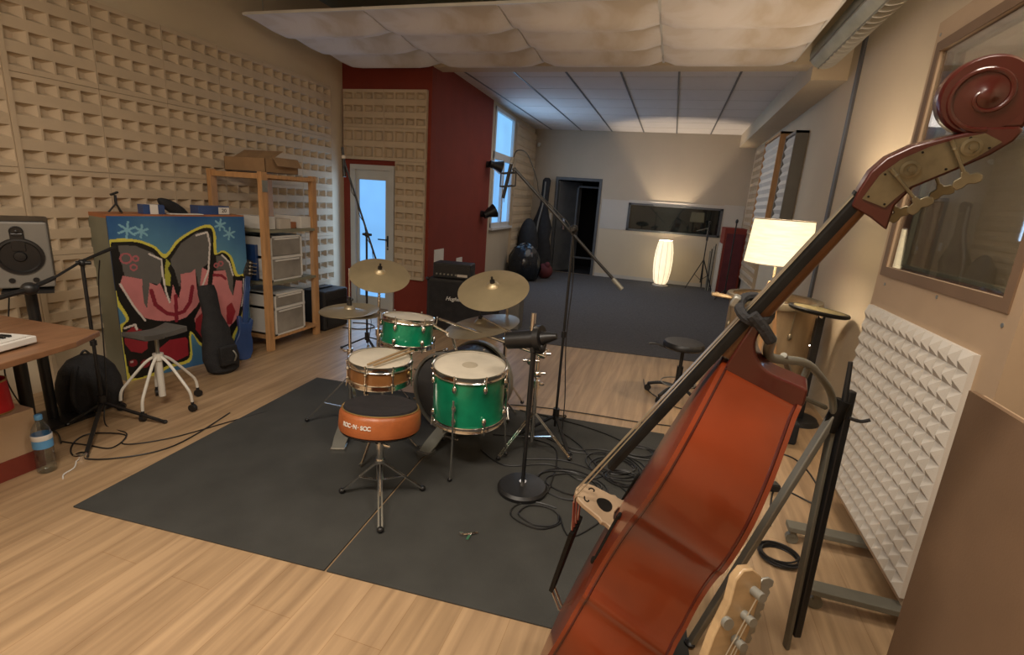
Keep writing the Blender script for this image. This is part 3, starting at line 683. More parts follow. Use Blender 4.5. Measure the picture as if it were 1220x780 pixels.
T = frame_to((hx, hy, .768), (.03, .06, -1)); t = thing('hi_hat_cymbal', 'lower upturned cymbal of the hi-hat pair at the left', 'cymbal', (hx, hy, .75))
MB(T).lathe([(.008, .026), (.03, .018), (.036, .004), (.1, -.004), (.185, -.024), (.185, -.026), (.1, -.006), (.036, .001), (.008, .022)], n=48).obj('cymbal_disc', 'dark_brass', t)

def cym_stand(name, label, base, top, boom=None, L=.30, ang=(90, 210, 330), zc=.55, hub=.30):
    t = thing(name, label, 'cymbal stand', (base[0], base[1], base[2]))
    b = V(base); x, y, z = base
    MB().cyl((x, y, z + .06), (x, y, zc), .014).obj('lower_tube', 'chrome', t)
    j = V((x, y, zc))
    MB().cyl(j - V((0, 0, .03)), j + V((0, 0, .02)), .021).ball(j + V((.03, 0, 0)), (.022, .007, .012), 8).obj('clamp', 'chrome', t)
    if boom:
        MB().cyl(j, boom[0], .010).obj('upper_tube', 'chrome', t)
        MB().ball(boom[0], .024, 12).cyl(V(boom[0]) - V((.03, 0, 0)), V(boom[0]) + V((.04, 0, 0)), .010).obj('tilter', 'chrome', t)
        MB().cyl(boom[1], top, .008).obj('boom_arm', 'chrome', t)
    else:
        MB().cyl(j, top, .009).obj('upper_tube', 'chrome', t)
    for a in ang:
        a = math.radians(a); c, s_ = math.cos(a), math.sin(a); sx = -s_ * .008; sy = c * .008
        m = MB()
        for k in (-1, 1): m.bar((x + sx * k, y + sy * k, z + hub), (x + L * c + sx * k, y + L * s_ + sy * k, z + .016), .008, .006)
        m.bar((x, y, z + .09), (x + L * .55 * c, y + L * .55 * s_, z + .014 + hub * .45), .014, .005)
        m.obj('leg', 'chrome', t)
        MB().ball((x + L * c, y + L * s_, z + .014), (.016, .016, .014), 10).obj('rubber_foot', 'black', t)
    return t
cym_stand('cymbal_stand', 'chrome stand under the left crash cymbal behind the rack tom', (-1.93, 3.12, ZM), (-1.92, 3.12, 1.01), ang=(30, 150, 270), L=.22)
cym_stand('cymbal_stand', 'chrome stand carrying the right crash cymbal', (-1.03, 3.36, 0.008), (-1.035, 3.02, 1.03), boom=((-1.03, 3.34, .86), (-1.03, 3.36, .84)), ang=(60, 180, 300), L=.22)
st = cym_stand('cymbal_stand', 'chrome boom stand with splayed legs right of the floor tom, carrying the ride cymbal', (-.66, 2.86, ZM), (-1.13, 3.09, .77), boom=((-.66, 2.86, .70), (-.60, 2.82, .69)), ang=(-8, 115, 235), L=.26, zc=.46, hub=.26)
MB().cyl((-1.40, 3.02, .735), (-.60, 2.78, .665), .010).obj('accessory_arm', 'chrome', st)
for p in ((-.70, 2.84, .60), (-.66, 2.86, .52), (-.63, 2.82, .66)): MB().ball(p, (.028, .022, .026), 10).cyl(V(p) - V((.05, 0, 0)), V(p) + V((.05, .01, .01)), .009).obj('wing_clamp', 'chrome', st)
# drummer's throne
th_ = thing('drum_throne', 'round drum throne with tan orange sides and black top on a chrome tripod', 'stool', (-1.255, 2.045, ZM))
tx, ty = -1.255, 2.045
TT = frame_to((tx, ty, .40), (-.02, .13, 1)); TQ = TT.inverted()
def tl(p): return TT @ V(p)
MB(TT).lathe([(.183, -.008), (.196, .0), (.200, .02), (.198, .082), (.190, .098), (.180, .104)], n=48).obj('seat_side', 'throne', th_)
MB(TT).lathe([(.181, .103), (.176, .116), (.14, .118), (.08, .106), (0, .10)], n=48).obj('seat_top', 'throne_top', th_)
MB(TT).lathe([(.184, -.006), (0, -.006)], n=48).lathe([(.186, -.006), (.191, -.010), (.186, -.016), (.180, -.010)], n=48).obj('seat_base', 'black', th_)
MB(TT).lathe([(.183, .101), (.188, .1055), (.185, .108), (.180, .105)], n=48).obj('piping', 'gold', th_)
ux, uy, uz = TT.to_3x3() @ V((1, 0, 0)), TT.to_3x3() @ V((0, 1, 0)), TT.to_3x3() @ V((0, 0, 1))
a0_ = math.atan2(V((-.1, -1, 0)).dot(uy), V((-.1, -1, 0)).dot(ux))
for k, ch in enumerate('ROC·N·SOC'):
    a = a0_ + math.radians(5.0 * k - 18); c, s_ = math.cos(a), math.sin(a)
    text('lettering', ch, 'white', th_, TT @ V((c * .2008, s_ * .2008, .052)), ux * -s_ + uy * c, uz, .028, bold=.0008)
MB().cyl((tx, ty, .30), (tx, ty, .392), .014).cyl((tx, ty, .10), (tx, ty, .31), .018).obj('post', 'chrome', th_)
MB().cyl((tx, ty, .285), (tx, ty, .315), .026).ball((tx + .035, ty, .30), (.025, .006, .012), 8).cyl((tx, ty, .20), (tx, ty, .22), .026).obj('clamp', 'chrome', th_)
for ex, ey in ((-1.095, 1.79), (-1.445, 1.99), (-1.075, 2.175)):
    d = V((ex - tx, ey - ty, 0)); n_ = V((-d.y, d.x, 0)).normalized() * .008; m = MB()
    for k in (-1, 1): m.bar(V((tx, ty, .215)) + n_ * k, V((ex, ey, ZM + .014)) + n_ * k, .008, .006)
    m.bar((tx, ty, .10), V((tx, ty, .11)) + d * .55, .014, .005)
    m.obj('leg', 'chrome', th_)
    MB().ball((ex, ey, ZM + .014), (.017, .017, .015), 10).obj('rubber_foot', 'black', th_)
# wing clamp dropped on the mat
o = MB().tube([(-.735, 1.915, ZM + .006), (-.70, 1.93, ZM + .012), (-.675, 1.955, ZM + .006)], .006).ball((-.74, 1.912, ZM + .010), (.014, .008, .010), 8).bar((-.70, 1.93, ZM + .006), (-.70, 1.885, ZM + .006), .012, .010).obj('wing_clamp', 'chrome')
tag(o, 'small loose chrome clamp lying alone on the mat in front of the kit', 'clamp')
# ================================================================== PAINTED CABINET
O = V((-3.79, 2.608, 0)); U = V((.217, .974, 0)).normalized(); NB = V((-U.y, U.x, 0))   # NB points back to the wall
cab = thing('painted_cabinet', 'upright cabinet with a spray-painted blue front of grey and pink graffiti shapes', 'cabinet', (-3.83, 3.1, 0))
W_, H_ = 1.02, 1.24
MB().prism([(0.0, 0), (W_, 0), (W_, H_ - .015), (0, H_ - .015)], O + NB * .012, U, (0, 0, 1), NB * .27).obj('carcass', 'cab_side', cab, smooth=False)
MB().prism([(-.0, H_ - .015), (W_, H_ - .015), (W_, H_ + .012), (-.0, H_ + .012)], O + NB * .002, U, (0, 0, 1), NB * .285).obj('top_board', 'orange_top', cab, smooth=False)
G = dict(
 yellow=[[(-.012, 1.041), (.037, 1.079), (.17, 1.071), (.287, 1.02), (.358, .953), (.457, 1.061), (.603, 1.147), (.719, 1.173), (.762, 1.098), (.759, .943), (.811, .958), (.886, .9), (.929, .745), (1.003, .731), (1, .538), (.947, .331), (.866, .189), (.838, .062), (.582, .145), (.51, .27), (.49, .25), (.478, .06), (.36, .035), (.301, .035), (.166, -.01), (.022, -.02), (-.021, .137), (-.016, .418), (.042, .487), (-.017, .633), (-.027, .787)]],
 black=[[(.003, 1.029), (.045, 1.057), (.168, 1.052), (.281, 1.001), (.355, .92), (.465, 1.041), (.605, 1.127), (.711, 1.15), (.74, 1.095), (.736, .931), (.81, .94), (.867, .888), (.905, .731), (.982, .715), (.981, .541), (.928, .346), (.848, .21), (.779, .075), (.584, .171), (.50, .30), (.475, .26), (.462, .085), (.36, .06), (.30, .06), (.159, .02), (.04, .02), (.012, .133), (.01, .411), (.062, .488), (.012, .635), (.0, .781)]],
 grey=[[(.051, 1.034), (.157, 1.026), (.267, .97), (.326, .907), (.324, .801), (.297, .716), (.245, .738), (.225, .724), (.189, .544), (.172, .587), (.177, .775), (.073, .786), (.061, .854)],
       [(.394, .911), (.484, 1.034), (.604, 1.11), (.694, 1.125), (.721, 1.067), (.696, .865), (.638, .83), (.593, .592), (.576, .788), (.462, .788), (.438, .675), (.412, .824), (.39, .867)],
       [(.752, .915), (.808, .919), (.85, .872), (.886, .738), (.873, .555), (.843, .628), (.821, .789), (.743, .795)]],
 pink=[[(.056, .812), (.177, .775), (.173, .596), (.189, .544), (.227, .74), (.275, .715), (.299, .733), (.318, .669), (.348, .578), (.371, .537), (.399, .425), (.34, .419), (.252, .438), (.17, .473), (.102, .577), (.027, .739)],
       [(.452, .789), (.532, .792), (.571, .821), (.572, .66), (.58, .583), (.627, .827), (.682, .79), (.656, .661), (.559, .509), (.47, .431), (.388, .41), (.352, .54), (.391, .712), (.415, .594), (.451, .674)],
       [(.72, .786), (.821, .789), (.843, .628), (.873, .555), (.909, .69), (.965, .679), (.956, .544), (.907, .362), (.818, .278), (.703, .281), (.609, .207), (.542, .311), (.529, .403), (.615, .545), (.692, .646)]],
 dred=[[(.022, .381), (.077, .421), (.135, .39), (.169, .3), (.161, .228), (.116, .203), (.049, .233), (.014, .302)], [(.229, .202), (.326, .267), (.449, .263), (.463, .238), (.456, .105), (.368, .081), (.281, .099), (.242, .145)],
       [(.539, .401), (.607, .457), (.655, .381), (.634, .248), (.578, .232), (.532, .313)], [(.809, .471), (.857, .499), (.887, .413), (.843, .301), (.797, .31)]],
 gapy=[[(.361, .919), (.389, .877), (.364, .838), (.382, .785), (.37, .7), (.334, .712), (.341, .83)]],
 gapb=[[(.333, .704), (.372, .7), (.386, .785), (.368, .838), (.386, .863), (.414, .762), (.442, .675), (.426, .592), (.416, .72), (.391, .718), (.359, .581), (.339, .604)]])
for key_ in ('yellow', 'black'):
    G[key_] = [[(p.x, p.y) for p in spline([(a, b, 0) for a, b in P_], 4, closed=True)] for P_ in G[key_]]
CL = dict(yellow=(.72, .66, .10), black=(.008, .008, .008), grey=(.135, .13, .125), pink=(.66, .24, .25), dred=(.33, .022, .035), gapy=(.42, .42, .06), gapb=(.01, .01, .01))
def inside(x, y, P_):
    c = False; n = len(P_); j = n - 1
    for i in range(n):
        xi, yi = P_[i]; xj, yj = P_[j]
        if (yi > y) != (yj > y) and x < (xj - xi) * (y - yi) / (yj - yi) + xi: c = not c
        j = i
    return c
def dseg(x, y, a, b):
    dx, dy = b[0] - a[0], b[1] - a[1]; t = max(0, min(1, ((x - a[0]) * dx + (y - a[1]) * dy) / (dx * dx + dy * dy + 1e-12)))
    return math.hypot(x - a[0] - dx * t, y - a[1] - dy * t)
STR = []   # strokes: points, half width, colour
LB = (.25, .52, .66)
for (sx, sy, r) in ((.119, 1.141, .058), (.21, 1.13, .045), (.805, 1.172, .045), (.878, 1.096, .05), (.975, .192, .04)):
    for a in (20, 80, 140): a = math.radians(a); STR.append(([(sx - r * math.cos(a), sy - r * math.sin(a)), (sx + r * math.cos(a), sy + r * math.sin(a))], .0075, LB))
STR.append(([(.232, .679), (.251, .565), (.327, .484), (.383, .465), (.454, .481), (.507, .549), (.538, .675)], .015, (.27, .02, .04)))
STR.append(([(.403, .617), (.391, .416)], .014, (.27, .02, .04)))
WH = (.75, .70, .66)
for P_, w__ in (([(.245, .96), (.327, .911), (.324, .801), (.335, .66), (.354, .571)], .007), ([(.602, 1.09), (.693, 1.113), (.706, 1.015), (.678, .801), (.601, .635)], .007), ([(.033, .752), (.102, .577), (.168, .455)], .007), ([(.801, .919), (.86, .853), (.886, .738)], .007), ([(.979, .694), (.975, .57), (.945, .451)], .006), ([(.028, .42), (.097, .435), (.104, .396)], .008)):
    STR.append((P_, w__, WH))
STR.append(([(.72, .755), (.784, .745), (.815, .715)], .012, (.27, .02, .04)))
RG = [((.089, .937), .035, (.46, .13, .15)), ((.152, .931), .018, (.46, .13, .15)), ((.132, .867), .021, (.46, .13, .15)), ((.785, .847), .018, (.46, .13, .15)), ((.746, .835), .016, (.46, .13, .15))]
DK = [((.053, .139), .030, (.24, .016, .025)), ((.134, .114), .034, (.24, .016, .025)), ((.045, .15), .010, (.6, .5, .5)), ((.125, .125), .010, (.5, .3, .3))]
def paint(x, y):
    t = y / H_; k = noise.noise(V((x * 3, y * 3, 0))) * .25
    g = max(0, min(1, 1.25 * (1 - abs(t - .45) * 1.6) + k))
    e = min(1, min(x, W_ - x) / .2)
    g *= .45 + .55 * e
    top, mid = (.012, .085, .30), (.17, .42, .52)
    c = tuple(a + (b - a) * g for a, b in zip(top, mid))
    for key in ('yellow', 'black', 'grey', 'pink', 'dred', 'gapy', 'gapb'):
        for P_ in G[key]:
            if inside(x, y, P_): c = CL[key]
    for p, r, q in DK:
        if math.hypot(x - p[0], y - p[1]) < r: c = q
    for p, r, q in RG:
        if abs(math.hypot(x - p[0], y - p[1]) - r) < .006: c = q
    for P_, w__, q in STR:
        if any(dseg(x, y, P_[i], P_[i + 1]) < w__ for i in range(len(P_) - 1)): c = q
    return c
nx, ny = 200, 244
vs_, fs_ = [], []
for j in range(ny + 1):
    for i in range(nx + 1):
        vs_.append(O + U * (W_ * i / nx) + V((0, 0, H_ * j / ny)))
for j in range(ny):
    for i in range(nx): a = j * (nx + 1) + i; fs_.append((a, a + 1, a + nx + 2, a + nx + 1))
pm = MB().add(vs_, fs_); pm.prism([(0, 0), (W_, 0), (W_, H_), (0, H_)], O + NB * .001, U, (0, 0, 1), NB * .011)
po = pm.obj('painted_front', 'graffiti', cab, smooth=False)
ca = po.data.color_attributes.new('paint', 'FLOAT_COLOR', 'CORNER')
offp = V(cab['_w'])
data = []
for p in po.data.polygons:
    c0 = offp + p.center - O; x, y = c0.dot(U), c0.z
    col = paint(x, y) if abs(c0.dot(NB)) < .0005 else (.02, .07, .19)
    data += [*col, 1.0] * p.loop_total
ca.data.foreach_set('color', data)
# ---- small things lying on the cabinet
zc = H_ + .012
def oncab(a, d): p = O + U * a + NB * d; return p
p = oncab(.12, .12); t = thing('tabletop_tripod', 'tiny black tabletop stand on top of the painted cabinet', 'stand', (p.x, p.y, zc))
m = MB()
for a in (0, 2.1, 4.2): m.tube([(p.x, p.y, zc + .07), (p.x + .05 * math.cos(a), p.y + .05 * math.sin(a), zc + .006)], .006)
m.obj('leg', 'black', t); MB().cyl((p.x, p.y, zc + .06), (p.x, p.y, zc + .13), .009).bar((p.x, p.y - .03, zc + .13), (p.x, p.y + .02, zc + .15), .02, .012).obj('head', 'black', t)
p = oncab(.34, .10); t = thing('small_carton', 'small blue and white carton on top of the painted cabinet beside a black pouch', 'box', (p.x, p.y, zc))
MB().obox((p.x, p.y, zc + .035), U, NB, (0, 0, 1), .075, .04, .035).obj('carton', 'blue', t, smooth=False); MB().obox((p.x, p.y, zc + .0353), U, NB, (0, 0, 1), .028, .041, .0355).obj('white_panel', 'white', t, smooth=False)
p = oncab(.50, .10); o = MB().ball((p.x, p.y, zc + .045), (.055, .14, .045), 18, Matrix.Rotation(-.5, 3, 'X')).obj('pouch', 'black_matte'); tag(o, 'slumped black pouch on top of the painted cabinet', 'pouch')
p = oncab(.55, .06); o = MB().obox((p.x, p.y, zc + .004), (U + V((.2, 0, 0))), NB, (0, 0, 1), .12, .05, .003).obj('paper_sheet', 'white', smooth=False); tag(o, 'flat white sheet of paper at the front edge of the cabinet top', 'paper')
p = oncab(.80, .12); t = thing('small_case', 'dark blue box with a white number plate at the right end of the cabinet top', 'box', (p.x, p.y, zc))
MB().obox((p.x, p.y, zc + .035), U, NB, (0, 0, 1), .13, .06, .035).obj('case_body', 'blue', t, smooth=False)
q = p + U * .08 - NB * .062; MB().obox((q.x, q.y, zc + .032), U, NB, (0, 0, 1), .045, .003, .028).obj('number_plate', 'white', t, smooth=False)
text('number', '20', 'black', t, q + V((0, 0, zc + .032)) - NB * .004, U, (0, 0, 1), .042)

# ---- gig bag leaning on the cabinet
b0_ = V((-3.36, 3.09, 0)); t = thing('guitar_bag', 'black padded guitar bag leaning upright against the painted cabinet front', 'bag', b0_)
rows_ = []
for z, w__, th__ in ((0.0, .08, .05), (.03, .125, .08), (.12, .145, .09), (.22, .13, .085), (.29, .11, .075), (.34, .115, .07), (.40, .095, .06), (.47, .07, .05), (.56, .072, .045), (.64, .075, .04), (.70, .065, .03)):
    c = b0_ + V((-.17 * z / .7, .06 * z, z)); rows_.append([c + U * (w__ * math.cos(2 * PI * k / 20)) - NB * (th__ * math.sin(2 * PI * k / 20)) for k in range(21)])
MB().grid(rows_).add([rows_[-1][k] for k in range(20)], [tuple(range(20))]).add([rows_[0][k] for k in range(20)], [tuple(range(20))]).obj('bag_body', 'black_matte', t)
c = b0_ + V((.085, -.03, .17)); MB().obox(c, U, (0, 0, 1), NB, .07, .08, .02).obj('front_pocket', 'black_matte', t, bev=.01)
MB().tube(spline([c + V((.03, .02, .04)), c + V((.05, .03, .0)), c + V((.03, .03, -.05))], 5), .006).obj('carry_handle', 'steel', t)
# ---- blue bass guitar leaning beside the cabinet
t = thing('blue_guitar', 'glossy blue guitar leaning in the gap between painted cabinet and wooden shelf', 'guitar', (-3.46, 3.52, 0))
lo, hi = V((-3.46, 3.40, .02)), V((-3.56, 3.64, .92)); dl = (hi - lo).normalized(); wd = U - dl * U.dot(dl); wd.normalize(); nn = dl.cross(wd)
sh = [(-.11, .0), (-.14, .06), (-.14, .14), (-.10, .20), (-.09, .25), (-.11, .32), (-.12, .37), (-.07, .37), (-.045, .31), (.045, .31), (.07, .36), (.11, .34), (.10, .27), (.085, .22), (.12, .15), (.13, .06), (.10, .0), (.04, -.02), (-.04, -.02)]
MB().prism([(a * .62, b) for a, b in sh], lo, wd, dl, nn * .035).obj('body', 'blue', t, bev=.006)
MB().bar(lo + dl * .28 + nn * .02, lo + dl * .73 + nn * .02, .048, .02, up=nn).obj('neck', 'blue', t, bev=.004)
MB().prism([(-.03, .71), (.03, .71), (.045, .76), (.04, .87), (-.02, .88), (-.04, .76)], lo + nn * .012, wd, dl, nn * .014).obj('headstock', 'black', t, bev=.003)
for k in range(4):
    q = lo + dl * (.755 + .032 * k); MB().cyl(q - nn * .01, q + nn * .03, .010).ball(q + wd * .055, (.014, .014, .008), 8).cyl(q, q + wd * .05, .003, n=6).obj('tuner', 'chrome', t)

# ================================================================== WOODEN SHELF UNIT
sh_ = thing('shelving_unit', 'open pine shelving unit against the left wall holding plastic drawers', 'shelf', (-3.72, 4.05, 0))
PX0, PX1, PY0, PY1, PH = -4.02, -3.46, 3.72, 4.40, 1.63
for (x, y) in ((PX1, PY0), (PX1 - .02, PY1), (PX0, PY0), (PX0, PY1)): MB().box(x - .022, x + .022, y - .035, y + .035, 0, PH).obj('post', 'pine', sh_, smooth=False, bev=.003)
for y in (PY0, PY1): MB().box(PX0, PX1, y - .02, y + .02, PH - .06, PH - .015).obj('side_rail', 'pine', sh_, smooth=False)
MB().box(PX1 - .03, PX1 + .01, PY0, PY1, PH - .05, PH - .02).box(PX0 - .01, PX0 + .02, PY0, PY1, PH - .05, PH - .02).obj('top_rail', 'pine', sh_, smooth=False)
for z in (1.10, .62, .10): MB().box(PX0 + .01, PX1 + .012, PY0 + .02, PY1 - .02, z, z + .025).obj('shelf_board', 'pine' if z < .2 else 'cab_side', sh_, smooth=False)
MB().box(PX1 + .022, PX1 + .028, PY0 - .03, PY0 + .03, 1.46, 1.56).obj('tape_patch', 'steel', sh_, smooth=False)
def drawers(x0, x1, y0, y1, z0, hs, lab):
    t = thing('plastic_drawer_unit', lab, 'drawers', ((x0 + x1) / 2, (y0 + y1) / 2, z0)); H = sum(hs)
    f = MB(); fw = .02
    f.box(x0, x1, y0, y0 + fw, z0, z0 + H).box(x0, x1, y1 - fw, y1, z0, z0 + H).box(x0, x1, y0, y1, z0, z0 + .015).box(x0, x1, y0, y1, z0 + H - .015, z0 + H); z = z0
    for h in hs[:-1]: z += h; f.box(x0, x1 + .004, y0, y1, z - .012, z + .012)
    f.obj('drawer_frame', 'white', t, smooth=False); z = z0
    for h in hs:
        d = MB().box(x0 + .01, x1 - .002, y0 + .022, y1 - .022, z + .016, z + h - .016).obj('drawer', 'clear', t, smooth=False, bev=.004)
        MB().box(x1 - .002, x1 + .006, y0 + .05, y1 - .05, z + h - .035, z + h - .02).obj('drawer_lip', 'white', d, smooth=False)
        z += h
drawers(-3.92, -3.48, 3.80, 4.22, .646, (.22, .20), 'white framed clear plastic two-drawer unit on the middle shelf')
drawers(-3.93, -3.455, 3.79, 4.20, .127, (.26, .14), 'white framed clear plastic drawer unit on the lowest shelf')
def smallbox(nm, x0, x1, y0, y1, z0, z1, m_, lab, cat='box'):
    o = MB().box(x0, x1, y0, y1, z0, z1).obj(nm, m_, smooth=False, bev=.003); tag(o, lab, cat); return o
smallbox('storage_box', -3.85, -3.52, 3.79, 3.92, 1.126, 1.24, 'white', 'white box at the left of the top shelf board')
smallbox('storage_box', -3.80, -3.50, 3.95, 4.10, 1.126, 1.22, 'offwhite', 'cream box in the middle of the top shelf board')
smallbox('storage_box', -3.82, -3.53, 4.12, 4.21, 1.126, 1.185, 'orange_top', 'low orange box on the top shelf board between pale boxes')
o = smallbox('storage_tub', -3.80, -3.48, 4.22, 4.36, 1.126, 1.24, 'white', 'open white tub at the right end of the top shelf board', 'tub')
smallbox('storage_box', -3.90, -3.62, 3.76, 3.795, .646, .98, 'blue', 'dark blue folder box upright at the left of the middle shelf')
# cardboard box with open flap
cb = thing('cardboard_box', 'open brown cardboard box on top of the wooden shelving unit', 'box', (-3.76, 4.0, PH))
MB().box(-3.98, -3.52, 3.83, 3.834, PH, PH + .12).box(-3.98, -3.52, 4.246, 4.25, PH, PH + .12).box(-3.524, -3.52, 3.83, 4.25, PH, PH + .12).box(-3.98, -3.976, 3.83, 4.25, PH, PH + .12).box(-3.98, -3.52, 3.83, 4.25, PH, PH + .004).obj('box_walls', 'cardboard', cb, smooth=False)
MB().obox((-3.75, 3.99, PH + .155), (1, 0, 0), (0, 1, .55), (0, -.55, 1), .22, .09, .002).obj('flap', 'cardboard', cb, smooth=False)
MB().obox((-3.49, 4.08, PH + .10), (0, 1, 0), (.5, 0, -.8), (.8, 0, .5), .16, .045, .002).obj('flap', 'cardboard', cb, smooth=False)
MB().box(-3.9, -3.6, 3.9, 4.2, PH + .01, PH + .05).obj('contents', 'black_matte', cb, smooth=False)
# black combo behind the shelf
t = thing('black_amplifier', 'small black amplifier on the floor behind the right post of the wooden shelf', 'amplifier', (-3.62, 4.72, 0))
MB().box(-3.78, -3.46, 4.52, 4.94, .0, .44).obj('cabinet', 'tolex', t, smooth=False, bev=.02)
MB().box(-3.462, -3.452, 4.56, 4.90, .05, .34).obj('grille', 'black', t, smooth=False); MB().box(-3.64, -3.60, 4.6, 4.86, .44, .462).obj('carry_handle', 'black', t, bev=.008)

# ================================================================== DESK CORNER (left edge)
dk = thing('desk', 'brown desk top at the left edge carrying a small white keyboard', 'desk', (-3.0, 1.1, 0))
MB().prism([(-3.55, .30), (-2.42, .30), (-2.73, 1.66), (-2.83, 1.84), (-3.55, 1.80)], (0, 0, .69), (1, 0, 0), (0, 1, 0), (0, 0, .03)).obj('desk_top', 'desk', dk, smooth=False, bev=.004)
MB().box(-3.50, -3.46, .4, 1.7, 0, .69).obj('back_panel', 'cab_side', dk, smooth=False)
MB().cyl((-3.3, 1.72, 0), (-3.3, 1.72, .69), .03).obj('leg', 'black', dk)
ps = thing('low_chest', 'low pale box with dark red plinth on the floor under the desk corner', 'chest', (-3.25, 1.2, 0))
MB().box(-3.45, -3.03, .50, 1.60, .10, .33).obj('chest_body', 'mdf_light', ps, smooth=False)
MB().box(-3.45, -3.02, .50, 1.61, .0, .10).obj('plinth', 'redbase', ps, smooth=False)
MB().box(-3.44, -3.40, .50, 1.60, .33, .62).obj('raised_back', 'mdf_light', ps, smooth=False)
rs = thing('red_lampshade', 'small bright red shade with gold rims on the low chest under the desk', 'lampshade', (-3.15, 1.50, .33))
MB().lathe([(.078, .33), (.082, .335), (.072, .50), (.069, .50), (.078, .34)], (-3.14, 1.49, 0), n=32).obj('shade', 'red', rs)
for r, z in ((.081, .336), (.0725, .498)): MB().lathe([(r - .003, z - .004), (r + .002, z - .004), (r + .002, z + .004), (r - .003, z + .004)], (-3.14, 1.49, 0), n=32).obj('rim', 'gold', rs)
# keyboard
kb = thing('midi_keyboard', 'small white music keyboard at the edge of the brown desk', 'keyboard', (-2.93, 1.42, .72))
kz = .72; ku = V((-.25, 1, 0)).normalized(); kv = V((1, .25, 0)).normalized()
kc = V((-2.86, 1.33, kz))
MB().obox(kc + V((0, 0, .0265)), ku, kv, (0, 0, 1), .21, .09, .0165).obj('housing', 'white', kb, smooth=False, bev=.005)
for k in range(15):
    MB().obox(kc + ku * (-.19 + .0262 * k) + kv * .035 + V((0, 0, .046)), ku, kv, (0, 0, 1), .0120, .048, .004).obj('white_key', 'white', kb, smooth=False)
for k in range(14):
    if k % 7 not in (2, 6): MB().obox(kc + ku * (-.177 + .0262 * k) + kv * .012 + V((0, 0, .054)), ku, kv, (0, 0, 1), .006, .026, .006).obj('black_key', 'black', kb, smooth=False)
for k in range(8): MB().cyl(kc + ku * (-.16 + .04 * k) - kv * .062 + V((0, 0, .043)), kc + ku * (-.16 + .04 * k) - kv * .062 + V((0, 0, .058)), .008).obj('knob', 'black', kb)
for a in (-.17, .17): MB().cyl(kc + ku * a + kv * .06, kc + ku * a + kv * .06 + V((0, 0, .01)), .012).obj('foot', 'black', kb)
# studio monitor on its pole stand
f_ = V((.84, -.54, -.05)).normalized(); sr = V((.54, .84, 0)).normalized(); su = sr.cross(f_) * -1
su = f_.cross(sr) * (1 if f_.cross(sr).z > 0 else -1)
sc_ = V((-3.47, 1.90, 1.055))
ms = thing('monitor_stand', 'black pole stand under the grey studio monitor', 'speaker stand', (-3.53, 1.96, 0))
MB().cyl((-3.55, 1.97, .02), (-3.53, 1.95, .85), .028).obj('pole', 'black', ms)
MB().box(-3.70, -3.40, 1.82, 2.12, 0, .02).obj('base_plate', 'black', ms, smooth=False)
MB().obox((-3.53, 1.95, .853), sr, f_, su, .11, .12, .008).obj('top_plate', 'black', ms, smooth=False)
mo = thing('studio_monitor', 'grey studio monitor speaker with black cone at the left edge', 'speaker', (-3.53, 1.95, .86))
bcen = sc_ - f_ * .13
MB().obox(bcen, sr, f_, su, .128, .13, .19).obj('enclosure', 'black', mo, smooth=False, bev=.012)
MB().obox(sc_ + f_ * .004, sr, f_, su, .130, .008, .186).obj('front_baffle', 'speaker_grey', mo, smooth=False, bev=.008)
Tm = frame_to(sc_ + f_ * .012 + su * .0, f_)
for (c, r, nm) in ((su * -.005, .098, 'woofer'), (su * .135, .030, 'tweeter')):
    T_ = frame_to(sc_ + f_ * .012 + c, f_); w_ = MB(T_).lathe([(r, 0), (r, .006), (r * .9, .008), (r * .84, .002), (r * .3, -.008 + .01), (r * .25, .012), (0, .016)], n=32).obj(nm, 'cone', mo)
MB(frame_to(sc_ + f_ * .012 + su * -.005, f_)).lathe([(.098, .004), (.104, .005), (.104, .0)], n=36).obj('woofer_ring', 'black', mo)
MB().obox(sc_ + f_ * .014 + su * .075, sr, f_, su, .03, .004, .05).obj('waveguide', 'cone', mo, smooth=False, bev=.004)
for k in (-1, 1): MB().cyl(sc_ + f_ * .012 + su * -.14 + sr * .05 * k, sc_ + f_ * .018 + su * -.14 + sr * .05 * k, .014).obj('control_knob', 'cone', mo)
# cables behind desk
o = MB().tube(spline([(-3.60, 1.9, .9), (-3.62, 1.86, .60), (-3.68, 1.84, .3), (-3.60, 1.9, .012), (-3.35, 1.86, .012), (-3.18, 1.78, .012)], 8), .004).obj('speaker_cable', 'black'); tag(o, 'black cable hanging down behind the studio monitor to the floor', 'cable')
# bottle
bt = thing('water_bottle', 'clear plastic water bottle with light blue cap and label on the floor', 'bottle', (-2.955, 1.575, 0))
bp = [(0, .0), (.034, .0), (.040, .008), (.041, .04), (.038, .05), (.041, .06), (.041, .09), (.038, .10), (.041, .11), (.041, .22), (.036, .245), (.016, .285), (.014, .295), (.014, .30)]
MB().lathe(bp, (-2.955, 1.575, 0), n=28).obj('bottle_body', 'petg', bt)
MB().lathe([(.0415, .14), (.0425, .141), (.0425, .212), (.0415, .213)], (-2.955, 1.575, 0), n=28).obj('label', 'blue_label', bt)
MB().lathe([(.0427, .185), (.0432, .186), (.0432, .212), (.0427, .213)], (-2.955, 1.575, 0), n=28).obj('label_band', 'white', bt)
MB().lathe([(.016, .292), (.0165, .293), (.0165, .315), (.014, .318), (0, .318)], (-2.955, 1.575, 0), n=24).obj('cap', 'blue_label', bt)
